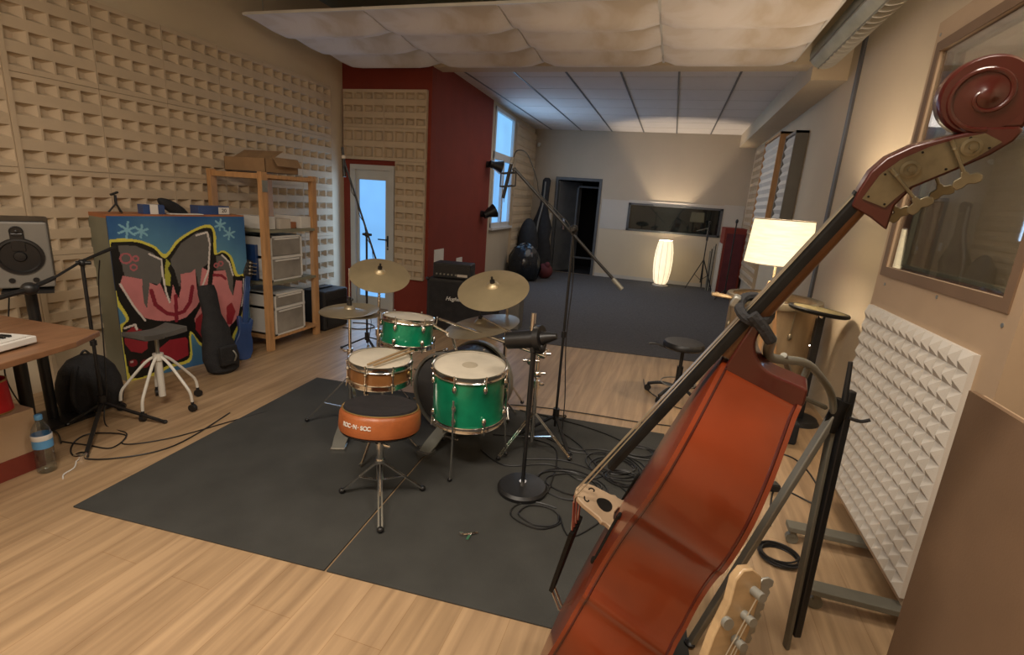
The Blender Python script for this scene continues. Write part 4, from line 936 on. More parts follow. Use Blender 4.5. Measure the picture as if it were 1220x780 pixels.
# swivel stool
sl = thing('swivel_stool', 'swivel stool with saddle seat and bent white enamel legs by the painted cabinet', 'stool', (-3.17, 2.40, 0))
sx, sy = -3.17, 2.40
rows_ = []
for i in range(13):
    a = i / 12; x = -1 + 2 * a; r = []
    for j in range(13):
        b = j / 12; y = -1 + 2 * b
        w__ = .165 * (1 - .30 * (1 - abs(y)) ** 2 * 0 ) ; wx = .15 + .05 * abs(y)
        r.append((sx + .085 * x * (1.15 - .3 * (1 - abs(y))), sy + .15 * y, .535 + .02 * y * y + .02 * (1 - x * x) * (1 - y * y)))
    rows_.append(r)
m = MB().grid(rows_).grid([[(p[0], p[1], .505 + .02 * ((p[1] - sy) / .175) ** 2) for p in r] for r in rows_])
ed = [rows_[0], [(p[0], p[1], .505 + .02 * ((p[1] - sy) / .175) ** 2) for p in rows_[0]]]; m.grid(ed)
ed = [rows_[-1], [(p[0], p[1], .505 + .02 * ((p[1] - sy) / .175) ** 2) for p in rows_[-1]]]; m.grid(ed)
for j in (0, -1): m.grid([[r[j] for r in rows_], [(r[j][0], r[j][1], .525) for r in rows_]])
m.obj('seat', 'seat_grey', sl, ang=60)
MB().cyl((sx, sy, .36), (sx, sy, .51), .012).cyl((sx, sy, .49), (sx, sy, .508), .05).obj('gas_lift', 'steel', sl)
MB().cyl((sx, sy, .08), (sx, sy, .37), .021).cyl((sx, sy, .34), (sx, sy, .385), .032).obj('column', 'white_steel', sl)
for k in range(5):
    a = math.radians(-138 + 72 * k); c, s_ = math.cos(a), math.sin(a); L = .235
    MB().tube(spline([(sx + .02 * c, sy + .02 * s_, .365), (sx + .08 * c, sy + .08 * s_, .32), (sx + .19 * c, sy + .19 * s_, .185), (sx + .225 * c, sy + .225 * s_, .13), (sx + L * c, sy + L * s_, .065)], 6), .0095).obj('leg', 'white_steel', sl)
    cs = MB().cyl((sx + (L + .0) * c - .012 * s_, sy + L * s_ + .012 * c, .026), (sx + L * c + .014 * s_, sy + L * s_ - .014 * c, .026), .026, n=18).cyl((sx + L * c, sy + L * s_, .03), (sx + L * c, sy + L * s_, .07), .010).obj('caster', 'black', sl)
# backpack
bp_ = V((-3.55, 2.20, 0)); t = thing('backpack', 'round black backpack slumped on the floor between speaker and painted cabinet', 'backpack', bp_)
rows_ = []
for z, a, b in ((0, .12, .10), (.02, .165, .13), (.10, .18, .145), (.20, .17, .14), (.28, .145, .12), (.34, .10, .09), (.37, .04, .04)):
    rows_.append([bp_ + V((0, 0, z)) + sr * a * math.cos(2 * PI * k / 24) + f_ * .0 + V((f_.x, f_.y, 0)) * b * math.sin(2 * PI * k / 24) for k in range(25)])
MB().grid(rows_).add(rows_[-1][:24], [tuple(range(24))]).add(rows_[0][:24], [tuple(range(24))]).obj('pack_body', 'black_matte', t)
ff_ = V((f_.x, f_.y, 0)).normalized()
for k in (-1, 1): MB().tube(spline([bp_ + sr * .05 * k + ff_ * .10 + V((0, 0, .33)), bp_ + sr * .075 * k + ff_ * .155 + V((0, 0, .24)), bp_ + sr * .085 * k + ff_ * .165 + V((0, 0, .12)), bp_ + sr * .06 * k + ff_ * .14 + V((0, 0, .03))], 6), .014).obj('shoulder_strap', 'black_matte', t)
MB().tube(spline([bp_ + sr * -.03 + V((0, 0, .36)), bp_ + V((0, 0, .40)), bp_ + sr * .03 + V((0, 0, .36))], 5), .007).obj('grab_loop', 'black', t)
# small tin and white cable on the floor
o = MB().lathe([(0, 0), (.03, 0), (.03, .028), (.024, .032), (0, .032)], (-2.93, 1.72, 0), n=24).obj('metal_tin', 'chrome'); tag(o, 'tiny round metal tin on the floor just right of the water bottle', 'tin')
o = MB().tube(spline([(-2.92, 1.69, .004), (-2.86, 1.64, .004), (-2.84, 1.58, .004), (-2.80, 1.55, .004)], 6), .0035).obj('white_cable', 'white'); tag(o, 'short white cable end on the floor right of the bottle', 'cable')

# ================================================================== REAR: AMPLIFIER STACK
am = thing('speaker_cabinet', 'black guitar speaker cabinet with white script lettering behind the drum kit', 'speaker', (-2.2, 5.35, .0))
au = V((1, .14, 0)).normalized(); an = V((.14, -1, 0)).normalized(); ac = V((-2.22, 5.45, 0))
MB().obox(ac + V((0, 0, .31)), au, an, (0, 0, 1), .40, .18, .30).obj('enclosure', 'tolex', am, smooth=False, bev=.015)
MB().obox(ac + an * .182 + V((0, 0, .31)), au, an, (0, 0, 1), .37, .004, .27).obj('grille_cloth', 'black_matte', am, smooth=False)
text('lettering', 'Hughes & Kettner', 'white', am, ac + an * .188 + V((.06, .0, .39)), au, (0, 0, 1), .062, shear=.35, bold=.001)
for k in (-1, 1):
    for j in (-1, 1): MB().ball(ac + au * .395 * k + an * .175 + V((0, 0, .31 + .29 * j)), .022, 10).obj('corner_cap', 'black', am)
ah = thing('amplifier_head', 'small black amplifier head with pale logo on top of the speaker cabinet', 'amplifier', (-2.3, 5.45, .61))
hc = ac + au * -.13
MB().obox(hc + V((0, 0, .70)), au, an, (0, 0, 1), .22, .13, .085).obj('enclosure', 'tolex', ah, smooth=False, bev=.012)
MB().obox(hc + an * .132 + V((0, 0, .725)), au, an, (0, 0, 1), .20, .004, .03).obj('front_grille', 'black', ah, smooth=False)
for k in range(6): MB().cyl(hc + an * .13 + au * (-.17 + .045 * k) + V((0, 0, .66)), hc + an * .148 + au * (-.17 + .045 * k) + V((0, 0, .66)), .010).obj('knob', 'steel', ah)
MB().obox(hc + an * .133 + au * .13 + V((0, 0, .655)), au, an, (0, 0, 1), .06, .003, .014).obj('logo_plate', 'offwhite', ah, smooth=False)
for k in (-.17, .17): MB().cyl(hc + au * k + V((0, 0, .61)), hc + au * k + V((0, 0, .62)), .015).obj('foot', 'black', ah)
smallbox('pale_box', -1.79, -1.62, 5.75, 5.95, .006, .38, 'speaker_grey', 'pale grey box on the floor right of the black speaker cabinet')
# bags in the far corner
t = thing('bass_case', 'tall black double bass bag with a pale zip standing in the far left corner', 'instrument case', (-2.72, 10.7, .006))
rows_ = []
for z, a, b in ((0, .16, .10), (.06, .27, .16), (.40, .31, .18), (.75, .22, .15), (1.0, .24, .15), (1.25, .14, .12), (1.45, .09, .09), (1.8, .085, .08), (1.98, .09, .08), (2.03, .05, .05)):
    rows_.append([V((-2.72 + .02 * z, 10.75 + .12 * z, .006 + z)) + V((a * math.cos(2 * PI * k / 24), b * math.sin(2 * PI * k / 24), 0)) for k in range(25)])
MB().grid(rows_).add(rows_[-1][:24], [tuple(range(24))]).add(rows_[0][:24], [tuple(range(24))]).obj('case_body', 'black_matte', t)
MB().tube(spline([(-2.76, 10.56, .3), (-2.73, 10.60, .75), (-2.72, 10.66, 1.1), (-2.69, 10.83, 1.5), (-2.68, 10.87, 1.95)], 6), .018).obj('zip', 'speaker_grey', t)
t = thing('bin_bag', 'shiny round black bag on the carpet below the bay window', 'bag', (-2.72, 9.55, .006))
rows_ = []
for z, a in ((0, .20), (.05, .27), (.25, .33), (.45, .31), (.62, .22), (.70, .10), (.72, .02)):
    rows_.append([V((-2.66 + a * math.cos(2 * PI * k / 24) * (1 + .06 * math.sin(k * 2.2 + z * 9)), 9.6 + a * .9 * math.sin(2 * PI * k / 24) * (1 + .05 * math.cos(k * 1.7)), .006 + z + .02 * math.sin(k * 3.1) * (z > .02))) for k in range(25)])
MB().grid(rows_).add(rows_[0][:24], [tuple(range(24))]).obj('bag_body', 'black_gloss', t)
t = thing('dark_soft_case', 'tall dark rounded soft case between the shiny bag and the double bass bag', 'instrument case', (-2.78, 10.2, .006))
MB().ball((-2.80, 10.22, .60), (.22, .20, .59), 24).obj('case_body', 'black_matte', t)
o = MB().ball((-2.36, 10.10, .16), (.17, .14, .155), 18).ball((-2.30, 10.05, .28), (.06, .05, .08), 12).obj('maroon_bag', 'maroon'); tag(o, 'dark maroon bag on the carpet in front of the tall black case', 'bag')
# paper floor lamp
pl = thing('paper_floor_lamp', 'glowing cream barrel-shaped paper floor lamp on the carpet by the back wall', 'floor lamp', (-.06, 10.9, .006))
prof = [(.115, .05), (.15, .12), (.178, .30), (.188, .50), (.178, .70), (.15, .87), (.125, .94)]
MB().lathe(prof, (-.06, 10.9, 0), n=40).obj('paper_shade', 'paper', pl)
for k in range(10):
    a = 2 * PI * k / 10; MB().tube([(-.06 + (r + .002) * math.cos(a), 10.9 + (r + .002) * math.sin(a), z) for r, z in prof], .0035, 6).obj('rib', 'offwhite', pl)
MB().lathe([(0, .006), (.16, .006), (.16, .025), (.115, .03), (.115, .055), (0, .055)], (-.06, 10.9, 0), n=36).obj('base', 'offwhite', pl)
MB().cyl((-.06, 10.9, .05), (-.06, 10.9, .66), .010).obj('pole', 'offwhite', pl)
# tripod / stands by the back wall
def tripod(name, lab, cat, x, y, h, spread, col='black', z0=.006, hub=.45):
    t = thing(name, lab, cat, (x, y, z0)); MB().cyl((x, y, .15), (x, y, h), .011).obj('pole', col, t)
    for k in range(3):
        a = math.radians(200 + 120 * k); MB().bar((x, y, hub), (x + spread * math.cos(a), y + spread * math.sin(a), z0 + .008), .022, .012).obj('leg', col, t)
        MB().bar((x, y, .2), (x + spread * .5 * math.cos(a), y + spread * .5 * math.sin(a), hub / 2 + .01), .012, .008).obj('brace', col, t)
    return t
t = tripod('speaker_tripod', 'black tripod stand with splayed legs right of the glowing paper lamp', 'stand', .72, 10.95, 1.35, .30, hub=.62)
MB().cyl((.72, 10.95, 1.0), (.72, 10.95, 1.2), .02).ball((.72, 10.95, 1.36), (.03, .03, .03), 10).obj('adapter', 'black', t)
MB().bar((.72, 10.95, 1.25), (.50, 10.9, 1.18), .02, .01).obj('side_arm', 'steel', t)
t = thing('folded_stand', 'folded black stand bundle upright beside the tripod at the back wall', 'stand', (.86, 10.9, .006))
for k in range(4): MB().bar((.84 + .02 * k, 10.9, .006), (.82 + .03 * k, 10.98, .80 + .05 * k), .02, .014).obj('tube', 'black' if k % 2 else 'steel', t)
t = thing('red_cabinet', 'dark red upright cabinet with pale side near the right end of the back wall', 'cabinet', (1.12, 10.5, .006))
MB().box(.96, 1.34, 10.2, 10.9, .006, 1.30).obj('carcass', 'redwall', t, smooth=False, bev=.01)
MB().box(.945, .96, 10.2, 10.9, .006, 1.0).obj('side_panel', 'offwhite', t, smooth=False)
MB().box(1.0, 1.30, 10.185, 10.20, .1, 1.2).obj('front_door', 'maroon', t, smooth=False)
t = tripod('mic_stand', 'thin black microphone stand in front of the dark red cabinet', 'microphone stand', 1.10, 9.9, 1.40, .18, hub=.2)
MB().ball((1.10, 9.9, 1.43), (.025, .025, .04), 12).obj('microphone', 'black', t)
# ================================================================== RIGHT SIDE
# framed acoustic panels on the right wall
def wpanel(y0, y1, z0, z1, lab, k, d=.10):
    t = thing('acoustic_panel', lab, 'acoustic panel', (XR - d / 2, (y0 + y1) / 2, z0))
    MB().box(XR - d, XR - .002, y0, y0 + .03, z0, z1).box(XR - d, XR - .002, y1 - .03, y1, z0, z1).box(XR - d, XR - .002, y0, y1, z0, z0 + .03).box(XR - d, XR - .002, y0, y1, z1 - .03, z1).obj('wooden_frame', k, t, smooth=False)
    m = MB(); n = 12
    for i in range(n):
        a, b = z0 + .03 + (z1 - z0 - .06) * i / n, z0 + .03 + (z1 - z0 - .06) * (i + 1) / n
        m.add([(XR - d + .03, y0 + .03, a), (XR - d + .03, y1 - .03, a), (XR - d + .005, y1 - .03, (a + b) / 2), (XR - d + .005, y0 + .03, (a + b) / 2), (XR - d + .03, y1 - .03, b), (XR - d + .03, y0 + .03, b)], [(0, 1, 2, 3), (3, 2, 4, 5)])
    m.box(XR - d + .03, XR - .01, y0 + .03, y1 - .03, z0 + .03, z1 - .03)
    m.obj('foam_core', 'foam_white', t, smooth=False)
wpanel(7.85, 9.1, 1.30, 2.66, 'large pale ribbed acoustic panel in a pine frame on the right wall', 'pine', .16)
wpanel(6.95, 7.55, 1.25, 2.55, 'grey framed acoustic panel on the right wall, nearer than the pine-framed panel', 'speaker_grey', .14)

# big drum shell on legs
bx_, by_ = .93, 4.78
t = thing('big_drum', 'large aged tan marching drum standing open at the top behind the linen lamp', 'drum', (bx_, by_, 0))
MB().lathe([(.335, .16), (.345, .5), (.345, .87), (.325, .87), (.325, .5), (.32, .18)], (bx_, by_, 0), n=48).obj('shell', 'barrel', t)
MB().lathe([(0, .20), (.33, .20), (.33, .16), (0, .16)], (bx_, by_, 0), n=48).obj('bottom_head', 'black', t)
MB().lathe([(0, .80), (.325, .80), (.325, .78), (0, .78)], (bx_, by_, 0), n=48).obj('inner_head', 'maroon', t)
MB().lathe([(.345, .83), (.375, .83), (.38, .86), (.375, .885), (.33, .885), (.33, .87), (.345, .865)], (bx_, by_, 0), n=48).obj('rim', 'dark_brass', t)
MB().obox((bx_ - .43, by_ - .10, .86), (1, .2, -.1), (0, 1, 0), (.1, 0, 1), .09, .05, .012).cyl((bx_ - .47, by_ - .10, .86), (bx_ - .47, by_ - .10, .885), .02).obj('side_bracket', 'barrel', t, bev=.01)
for k in range(8):
    a = 2 * PI * k / 8 + .3; c, s_ = math.cos(a), math.sin(a)
    MB().cyl((bx_ + .37 * c, by_ + .37 * s_, .86), (bx_ + .352 * c, by_ + .352 * s_, .62), .006, n=8).ball((bx_ + .352 * c, by_ + .352 * s_, .62), (.018, .018, .03), 10).obj('tension_lug', 'dark_brass', t)
for k in range(3):
    a = 2 * PI * k / 3 + .5; c, s_ = math.cos(a), math.sin(a)
    MB().bar((bx_ + .33 * c, by_ + .33 * s_, .3), (bx_ + .34 * c, by_ + .34 * s_, 0), .03, .03).obj('leg', 'black', t)
# pedestal with a thin round top
t = thing('percussion_pedestal', 'dark pedestal with a thin round worn top against the right wall behind the bass neck', 'stand', (1.15, 4.25, 0))
MB().bar((1.17, 4.25, .02), (1.17, 4.25, .86), .06, .05).obj('post', 'black', t, bev=.004)
MB().cyl((1.15, 4.25, .0), (1.15, 4.25, .03), .17, .15, 28).obj('base', 'black', t)
MB(frame_to((1.14, 4.22, .895), (.10, .03, 1))).lathe([(0, -.018), (.19, -.018), (.205, -.010), (.208, .002), (.200, .012), (.18, .012), (.17, .004), (0, .004)], n=44).obj('round_top', 'ebony', t)
MB(frame_to((1.14, 4.22, .895), (.10, .03, 1))).lathe([(0, .006), (.175, .005), (.175, .012), (.12, .014), (0, .014)], n=44).obj('worn_cover', 'olive', t)
MB().cyl((1.17, 4.25, .84), (1.16, 4.24, .88), .03).ball((1.13, 4.22, .62), (.012, .012, .012), 8).obj('joint', 'chrome', t)
# linen lamp on wooden tripod legs
lx, ly = .80, 4.27
lp = thing('floor_lamp', 'lit linen shade floor lamp on slim pine legs, behind the double bass neck', 'floor lamp', (lx, ly, 0))
MB().lathe([(.228, 1.205), (.205, 1.535)], (lx, ly, 0), n=48).lathe([(.226, 1.205), (.203, 1.535)], (lx, ly, 0), n=48).obj('lamp_shade', 'shade', lp)
for r, z in ((.228, 1.207), (.205, 1.533)): MB().lathe([(r - .003, z - .004), (r + .002, z - .004), (r + .002, z + .004), (r - .003, z + .004)], (lx, ly, 0), n=40).obj('shade_rim', 'offwhite', lp)
MB().cyl((lx, ly, 1.06), (lx, ly, 1.28), .010).cyl((lx, ly, 1.26), (lx, ly, 1.32), .02).obj('stem', 'brass', lp)
MB().ball((lx, ly, 1.36), (.03, .03, .04), 14).obj('bulb', 'bulb', lp)
for k in range(3): a = 2 * PI * k / 3; MB().cyl((lx, ly, 1.30), (lx + .2 * math.cos(a), ly + .2 * math.sin(a), 1.50), .0025, n=6).obj('shade_spoke', 'brass', lp)
MB().cyl((lx, ly, 1.02), (lx, ly, 1.07), .04, .03).obj('leg_hub', 'pine', lp)
for a in (-100, -15, 140): a = math.radians(a); MB().bar((lx + .02 * math.cos(a), ly + .02 * math.sin(a), 1.04), (lx + .20 * math.cos(a), ly + .20 * math.sin(a), 0), .026, .026).obj('leg', 'pine', lp, smooth=False)
o = MB().tube(spline([(lx + .02, ly - .02, 1.05), (lx + .10, ly - .05, .97), (lx + .07, ly - .08, .90), (lx + .01, ly - .06, .86), (lx + .02, ly, .5), (lx + .1, ly + .02, .01), (lx + .3, ly - .1, .006)], 8), .0035).obj('lamp_cable', 'offwhite', lp)
# black swivel stool
q = (.235, 4.30); t = thing('swivel_stool', 'black padded swivel stool with five casters at the edge of the dark carpet', 'stool', (q[0], q[1], 0))
MB().lathe([(0, .44), (.15, .44), (.168, .455), (.168, .475), (.155, .495), (.12, .498), (0, .485)], (q[0], q[1], 0), n=36).obj('seat', 'black', t)
MB().tube(spline([(q[0] - .02, q[1], .44), (q[0] - .12, q[1] - .02, .43), (q[0] - .22, q[1] - .03, .455), (q[0] - .28, q[1] - .03, .45)], 6), [.008] * 12 + [.010] * 7).obj('lift_lever', 'black', t)
MB().cyl((q[0], q[1], .08), (q[0], q[1], .28), .026).cyl((q[0], q[1], .27), (q[0], q[1], .44), .015).obj('column', 'black', t)
for k in range(5):
    a = math.radians(20 + 72 * k); c, s_ = math.cos(a), math.sin(a)
    MB().tube(spline([(q[0] + .02 * c, q[1] + .02 * s_, .10), (q[0] + .14 * c, q[1] + .14 * s_, .10), (q[0] + .25 * c, q[1] + .25 * s_, .065)], 5), .014).obj('leg', 'black', t)
    MB().cyl((q[0] + .25 * c - .014 * s_, q[1] + .25 * s_ + .014 * c, .027), (q[0] + .25 * c + .014 * s_, q[1] + .25 * s_ - .014 * c, .027), .027, n=18).cyl((q[0] + .25 * c, q[1] + .25 * s_, .03), (q[0] + .25 * c, q[1] + .25 * s_, .07), .008).obj('caster', 'black', t)
MB().tube([(q[0] + .14 * math.cos(2 * PI * k / 24), q[1] + .14 * math.sin(2 * PI * k / 24), .135) for k in range(24)], .005, 6, closed=True).obj('foot_ring', 'steel', t)
o = MB().tube(spline([(-.05, 4.62, .010), (-.02, 4.40, .008), (.08, 4.22, .006), (.25, 4.05, .006), (.42, 4.10, .006)], 8), .004).obj('floor_cable', 'black'); tag(o, 'thin black cable on the floor around the black swivel stool', 'cable')

# ---- rolling partition (gobo)
gb = thing('rolling_partition', 'tall tan rolling partition board with a glass window above and feet on casters', 'partition', (1.10, 2.5, 0))
GX0, GX1, GY0, GY1, GZ = 1.07, 1.17, 1.93, 3.10, 2.48
wy_0, wy_1, wz_0, wz_1 = 2.03, 3.015, 1.345, 2.34
g = MB().box(GX0, GX1, GY0, GY1, .10, wz_0).box(GX0, GX1, GY0, GY1, wz_1, GZ).box(GX0, GX1, GY0, wy_0, wz_0, wz_1).box(GX0, GX1, wy_1, GY1, wz_0, wz_1)
g.obj('board', 'mdf_light', gb, smooth=False)
m = MB(); 
for a, b, c, d in ((wy_0 - .045, wy_0, wz_0 - .045, wz_1 + .045), (wy_1, wy_1 + .045, wz_0 - .045, wz_1 + .045), (wy_0, wy_1, wz_0 - .045, wz_0), (wy_0, wy_1, wz_1, wz_1 + .045)): m.box(GX0 - .006, GX0, a, b, c, d)
m.obj('window_trim', 'mdf', gb, smooth=False)
m = MB()
for a, b, c, d in ((wy_0, wy_0 + .02, wz_0, wz_1), (wy_1 - .02, wy_1, wz_0, wz_1), (wy_0, wy_1, wz_0, wz_0 + .02), (wy_0, wy_1, wz_1 - .02, wz_1)): m.box(GX1 - .045, GX1 - .025, a, b, c, d)
m.obj('glazing_bead', 'cab_side', gb, smooth=False)
m = MB()
for a, b, c, d in ((wy_0, wy_0 + .006, wz_0, wz_1), (wy_1 - .006, wy_1, wz_0, wz_1), (wy_0 + .006, wy_1 - .006, wz_0, wz_0 + .006), (wy_0 + .006, wy_1 - .006, wz_1 - .006, wz_1)): m.box(GX0 + .016, GX1 - .046, a, b, c, d)
m.obj('window_reveal', 'neckwood', gb, smooth=False)
MB().box(GX0 + .010, GX0 + .014, wy_0, wy_1, wz_0, wz_1).obj('pane', 'glass', gb, smooth=False)
MB().box(GX1 - .024, GX1 - .020, wy_0, wy_1, wz_0, wz_1).obj('pane', 'glass', gb, smooth=False)
for y in (2.50, 2.065):
    ft = MB().box(.745, 1.24, y - .035, y + .035, .075, .10).obj('foot', 'grey_tube', gb, smooth=False, bev=.003)
    for x in (.775, 1.21):
        MB().cyl((x, y - .014, .028), (x, y + .014, .028), .028, n=20).box(x - .012, x + .012, y - .02, y + .02, .04, .076).obj('caster', 'grey_tube', ft)
for (y, z) in ((2.98, 1.26), (2.45, 1.28), (2.0, 1.26), (2.01, 1.5), (3.06, 2.42)): MB().cyl((GX0 - .002, y, z), (GX0, y, z), .008, n=10).obj('screw', 'steel', gb)
o = foam_mesh(14, 14, 1.0, 1.0, h=.024, pocket=False).obj('foam_panel', 'foam_white', smooth=False, origin=(0, 0, 0)); place(o, (GX0, 3.06, .14), (0, -1, 0), (0, 0, 1)); mwf = o.matrix_world.copy(); o.parent = gb; o.matrix_basis = Matrix.Translation(-V(gb['_w'])) @ mwf
tag(o, 'square panel of white pyramid foam')
# olive panel behind, on the right wall; MDF sheet in front
o = MB().box(XR - .032, XR - .002, .30, 1.96, 0, 1.62).obj('olive_board', 'olive', smooth=False); tag(o, 'dark olive board on the wall beyond the right edge of the rolling partition', 'board')
t = thing('mdf_sheet', 'large brown fibreboard sheet standing on the floor at the bottom right', 'board', (.82, 1.0, 0))
MB().box(.80, .815, .35, 1.545, 0, 1.147).obj('face_sheet', 'mdf', t, smooth=False); MB().box(.8152, .835, .35, 1.540, 0, 1.140).obj('backing_sheet', 'mdf_light', t, smooth=False)
# coiled cable
def coil(c, R, n, r, z, jx=.03):
    pts = []
    for i in range(n * 22):
        a = 2 * PI * i / 22; k = i / 22
        rr_ = R * (1 + jx * math.sin(k * 2.7 + a * .5)); pts.append((c[0] + rr_ * math.cos(a) + .006 * math.sin(k * 3), c[1] + rr_ * .95 * math.sin(a) + .006 * math.cos(k * 5), z + r + (r * 1.7) * (k % 4)))
    return pts
o = MB().tube(coil((.70, 2.345), .085, 7, .0045, 0, .10), .0045, 7).obj('coiled_cable', 'black'); tag(o, 'neat ring of coiled black cable on the wooden floor near the partition feet', 'cable')
o = MB().tube(spline([(.70, 2.6, .005), (.80, 3.02, .005), (1.0, 2.93, .005), (1.05, 3.2, .005), (.98, 3.5, .005), (.72, 3.55, .005), (.55, 3.7, .005)], 8), .005).obj('floor_cable', 'black'); tag(o, 'black cable with a dark plug running past the partition corner', 'cable')
o = MB().obox((.76, 3.0, .022), (1, .3, 0), (-.3, 1, 0), (0, 0, 1), .05, .03, .022).obj('cable_plug', 'black', bev=.008); tag(o, 'small black adapter block on the floor left of the partition', 'adapter')
# dark rack bits behind the bass, in front of the big drum
t = thing('dark_equipment_case', 'low black equipment case on the floor under the big tan drum', 'case', (.75, 3.85, 0))
MB().box(.70, 1.05, 3.72, 4.02, 0, .16).obj('case_body', 'black_matte', t, smooth=False, bev=.015); MB().bar((.78, 3.70, .10), (.96, 3.70, .10), .02, .015).obj('carry_handle', 'steel', t)

# ================================================================== DOUBLE BASS
B0 = V((-.0066, 1.4221, .148)); S = V((.3106, -.1858, .9322)).normalized(); Wv = V((.1733, .9753, .1366)); Wv = (Wv - S * Wv.dot(S)).normalized(); Nv = S.cross(Wv).normalized()
def bp3(s, w__, n): return B0 + S * s + Wv * w__ + Nv * n
db = thing('double_bass', 'glossy orange-red double bass leaning back with its scroll at the upper right', 'double bass', (B0.x - .1, B0.y + .1, 0))
half = [(0, 0), (.0, .10), (.03, .20), (.10, .285), (.22, .325), (.33, .305), (.40, .262), (.435, .256), (.46, .228), (.53, .195), (.61, .188), (.68, .200), (.72, .218), (.76, .226), (.82, .228), (.88, .215), (.95, .172), (1.01, .110), (1.05, .062), (1.075, .035), (1.08, 0)]
hs = [(p.x, p.y) for p in spline([(a, b, 0) for a, b in half], 5)]
full = [(s, -w__) for s, w__ in hs] + [(s, w__) for s, w__ in reversed(hs[1:-1])]
def d_front(s): return .175
def d_back(s): return -.058 + min(1, max(0, (s - .50)) / .56) * .058
def over(s, w__, k=1.0):
    return (.54 + (s - .54) * (1 + .012 * k), w__ * (1 + .022 * k))
# ribs
m = MB(); ring1 = [bp3(s, w__, d_front(s)) for s, w__ in full]; ring0 = [bp3(s, w__, d_back(s)) for s, w__ in full]
ring1.append(ring1[0]); ring0.append(ring0[0]); mid = [[a + (b - a) * k / 4 for a, b in zip(ring0, ring1)] for k in range(5)]
m.grid(mid); m.obj('ribs', 'varnish', db, ang=75)
# plates
def plate(nf, th_k, arch, nm, sgn):
    m = MB(); R_ = []
    for k in range(9):
        t_ = k / 8; r = []
        for s, w__ in full:
            s2, w2 = over(s, w__); h = arch * math.sin(PI / 2 * t_) * math.sin(PI * max(.02, min(.98, s / 1.08))) ** .5
            r.append(bp3(s2, w2 * (1 - t_), nf(s) + sgn * (th_k + h)))
        r.append(r[0]); R_.append(r)
    m.grid(R_)
    m.grid([R_[0], [p - Nv * sgn * (th_k + .004) for p in R_[0]]])
    return m.obj(nm, 'varnish', db, ang=50)
plate(d_front, .006, .016, 'front_plate', 1); plate(d_back, .006, .006, 'back_plate', -1)
# dark edge lines
for nf, sg, nm in ((d_front, -1, 'edge_lining'), (d_back, 1, 'edge_lining')):
    MB().tube([bp3(s, w__ * 1.004, nf(s) + sg * .006) for s, w__ in full], .0035, 6, closed=True).obj(nm, 'varnish_dark', db)
# f holes
for k in (-1, 1):
    pts = [(.40, .105), (.405, .125), (.43, .135), (.46, .125), (.50, .105), (.545, .085), (.575, .085), (.58, .105)]
    MB().tube(spline([bp3(s, k * w__, .175 + .008 + .016 * math.sin(PI / 2 * (1 - w__ / .22)) * .95) for s, w__ in pts], 5), .006, 8).obj('sound_hole', 'ebony', db)
# heel and neck
def sn_(s): return .147 + .185 * (1.51 - s) / 1.02        # height of the strings over the body plane
hp = [(1.05, .172), (1.05, -.006), (1.09, -.008)] + [(p.x, p.y) for p in spline([(1.122, .004, 0), (1.120, .04, 0), (1.117, .075, 0), (1.122, .105, 0), (1.140, .130, 0), (1.165, .146, 0), (1.20, .152, 0)], 5)] + [(1.20, .172)]
m = MB(); m.prism([(a, b) for a, b in hp], B0 - Wv * .034, S, Nv, Wv * .068); m.obj('heel', 'varnish_dark', db, bev=.005, ang=50)
R_ = []
for k in range(15):
    s = 1.10 + (1.510 - 1.10) * k / 14; wn = .030 - .009 * k / 14; top = sn_(s) - .020 - .009 * (1 - k / 14); dp = max(.018, top - (.150 - .046 * max(0, (k / 14 - .22)) / .78))
    R_.append([bp3(s, wn * math.cos(PI * j / 12), top - dp * math.sin(PI * j / 12)) for j in range(13)])
m = MB().grid(R_); m.grid([[r[0] for r in R_], [r[-1] for r in R_]]); m.add(R_[0], [tuple(range(13))]).add(R_[-1], [tuple(range(13))])
m.obj('neck', 'neckwood', db)
# fingerboard
R_ = []
for k in range(20):
    s = .655 + (1.508 - .655) * k / 19; wn = .046 - .024 * k / 19; top = sn_(s) - .002 - .009 * (1 - k / 19)
    R_.append([bp3(s, wn, top - .024)] + [bp3(s, wn * math.cos(PI * j / 8), top - .010 + .010 * math.sin(PI * j / 8)) for j in range(9)] + [bp3(s, -wn, top - .024)])
m = MB().grid(R_); m.grid([[r[0] for r in R_], [r[-1] for r in R_]]); m.add(R_[0], [tuple(range(11))]).add(R_[-1], [tuple(range(11))])
m.obj('fingerboard', 'ebony', db)
# upper saddle
MB().prism([(-.022, 0), (.022, 0), (.018, .012), (-.018, .012)], bp3(1.508, 0, .134), Wv, Nv, S * .008).obj('nut', 'ebony', db)
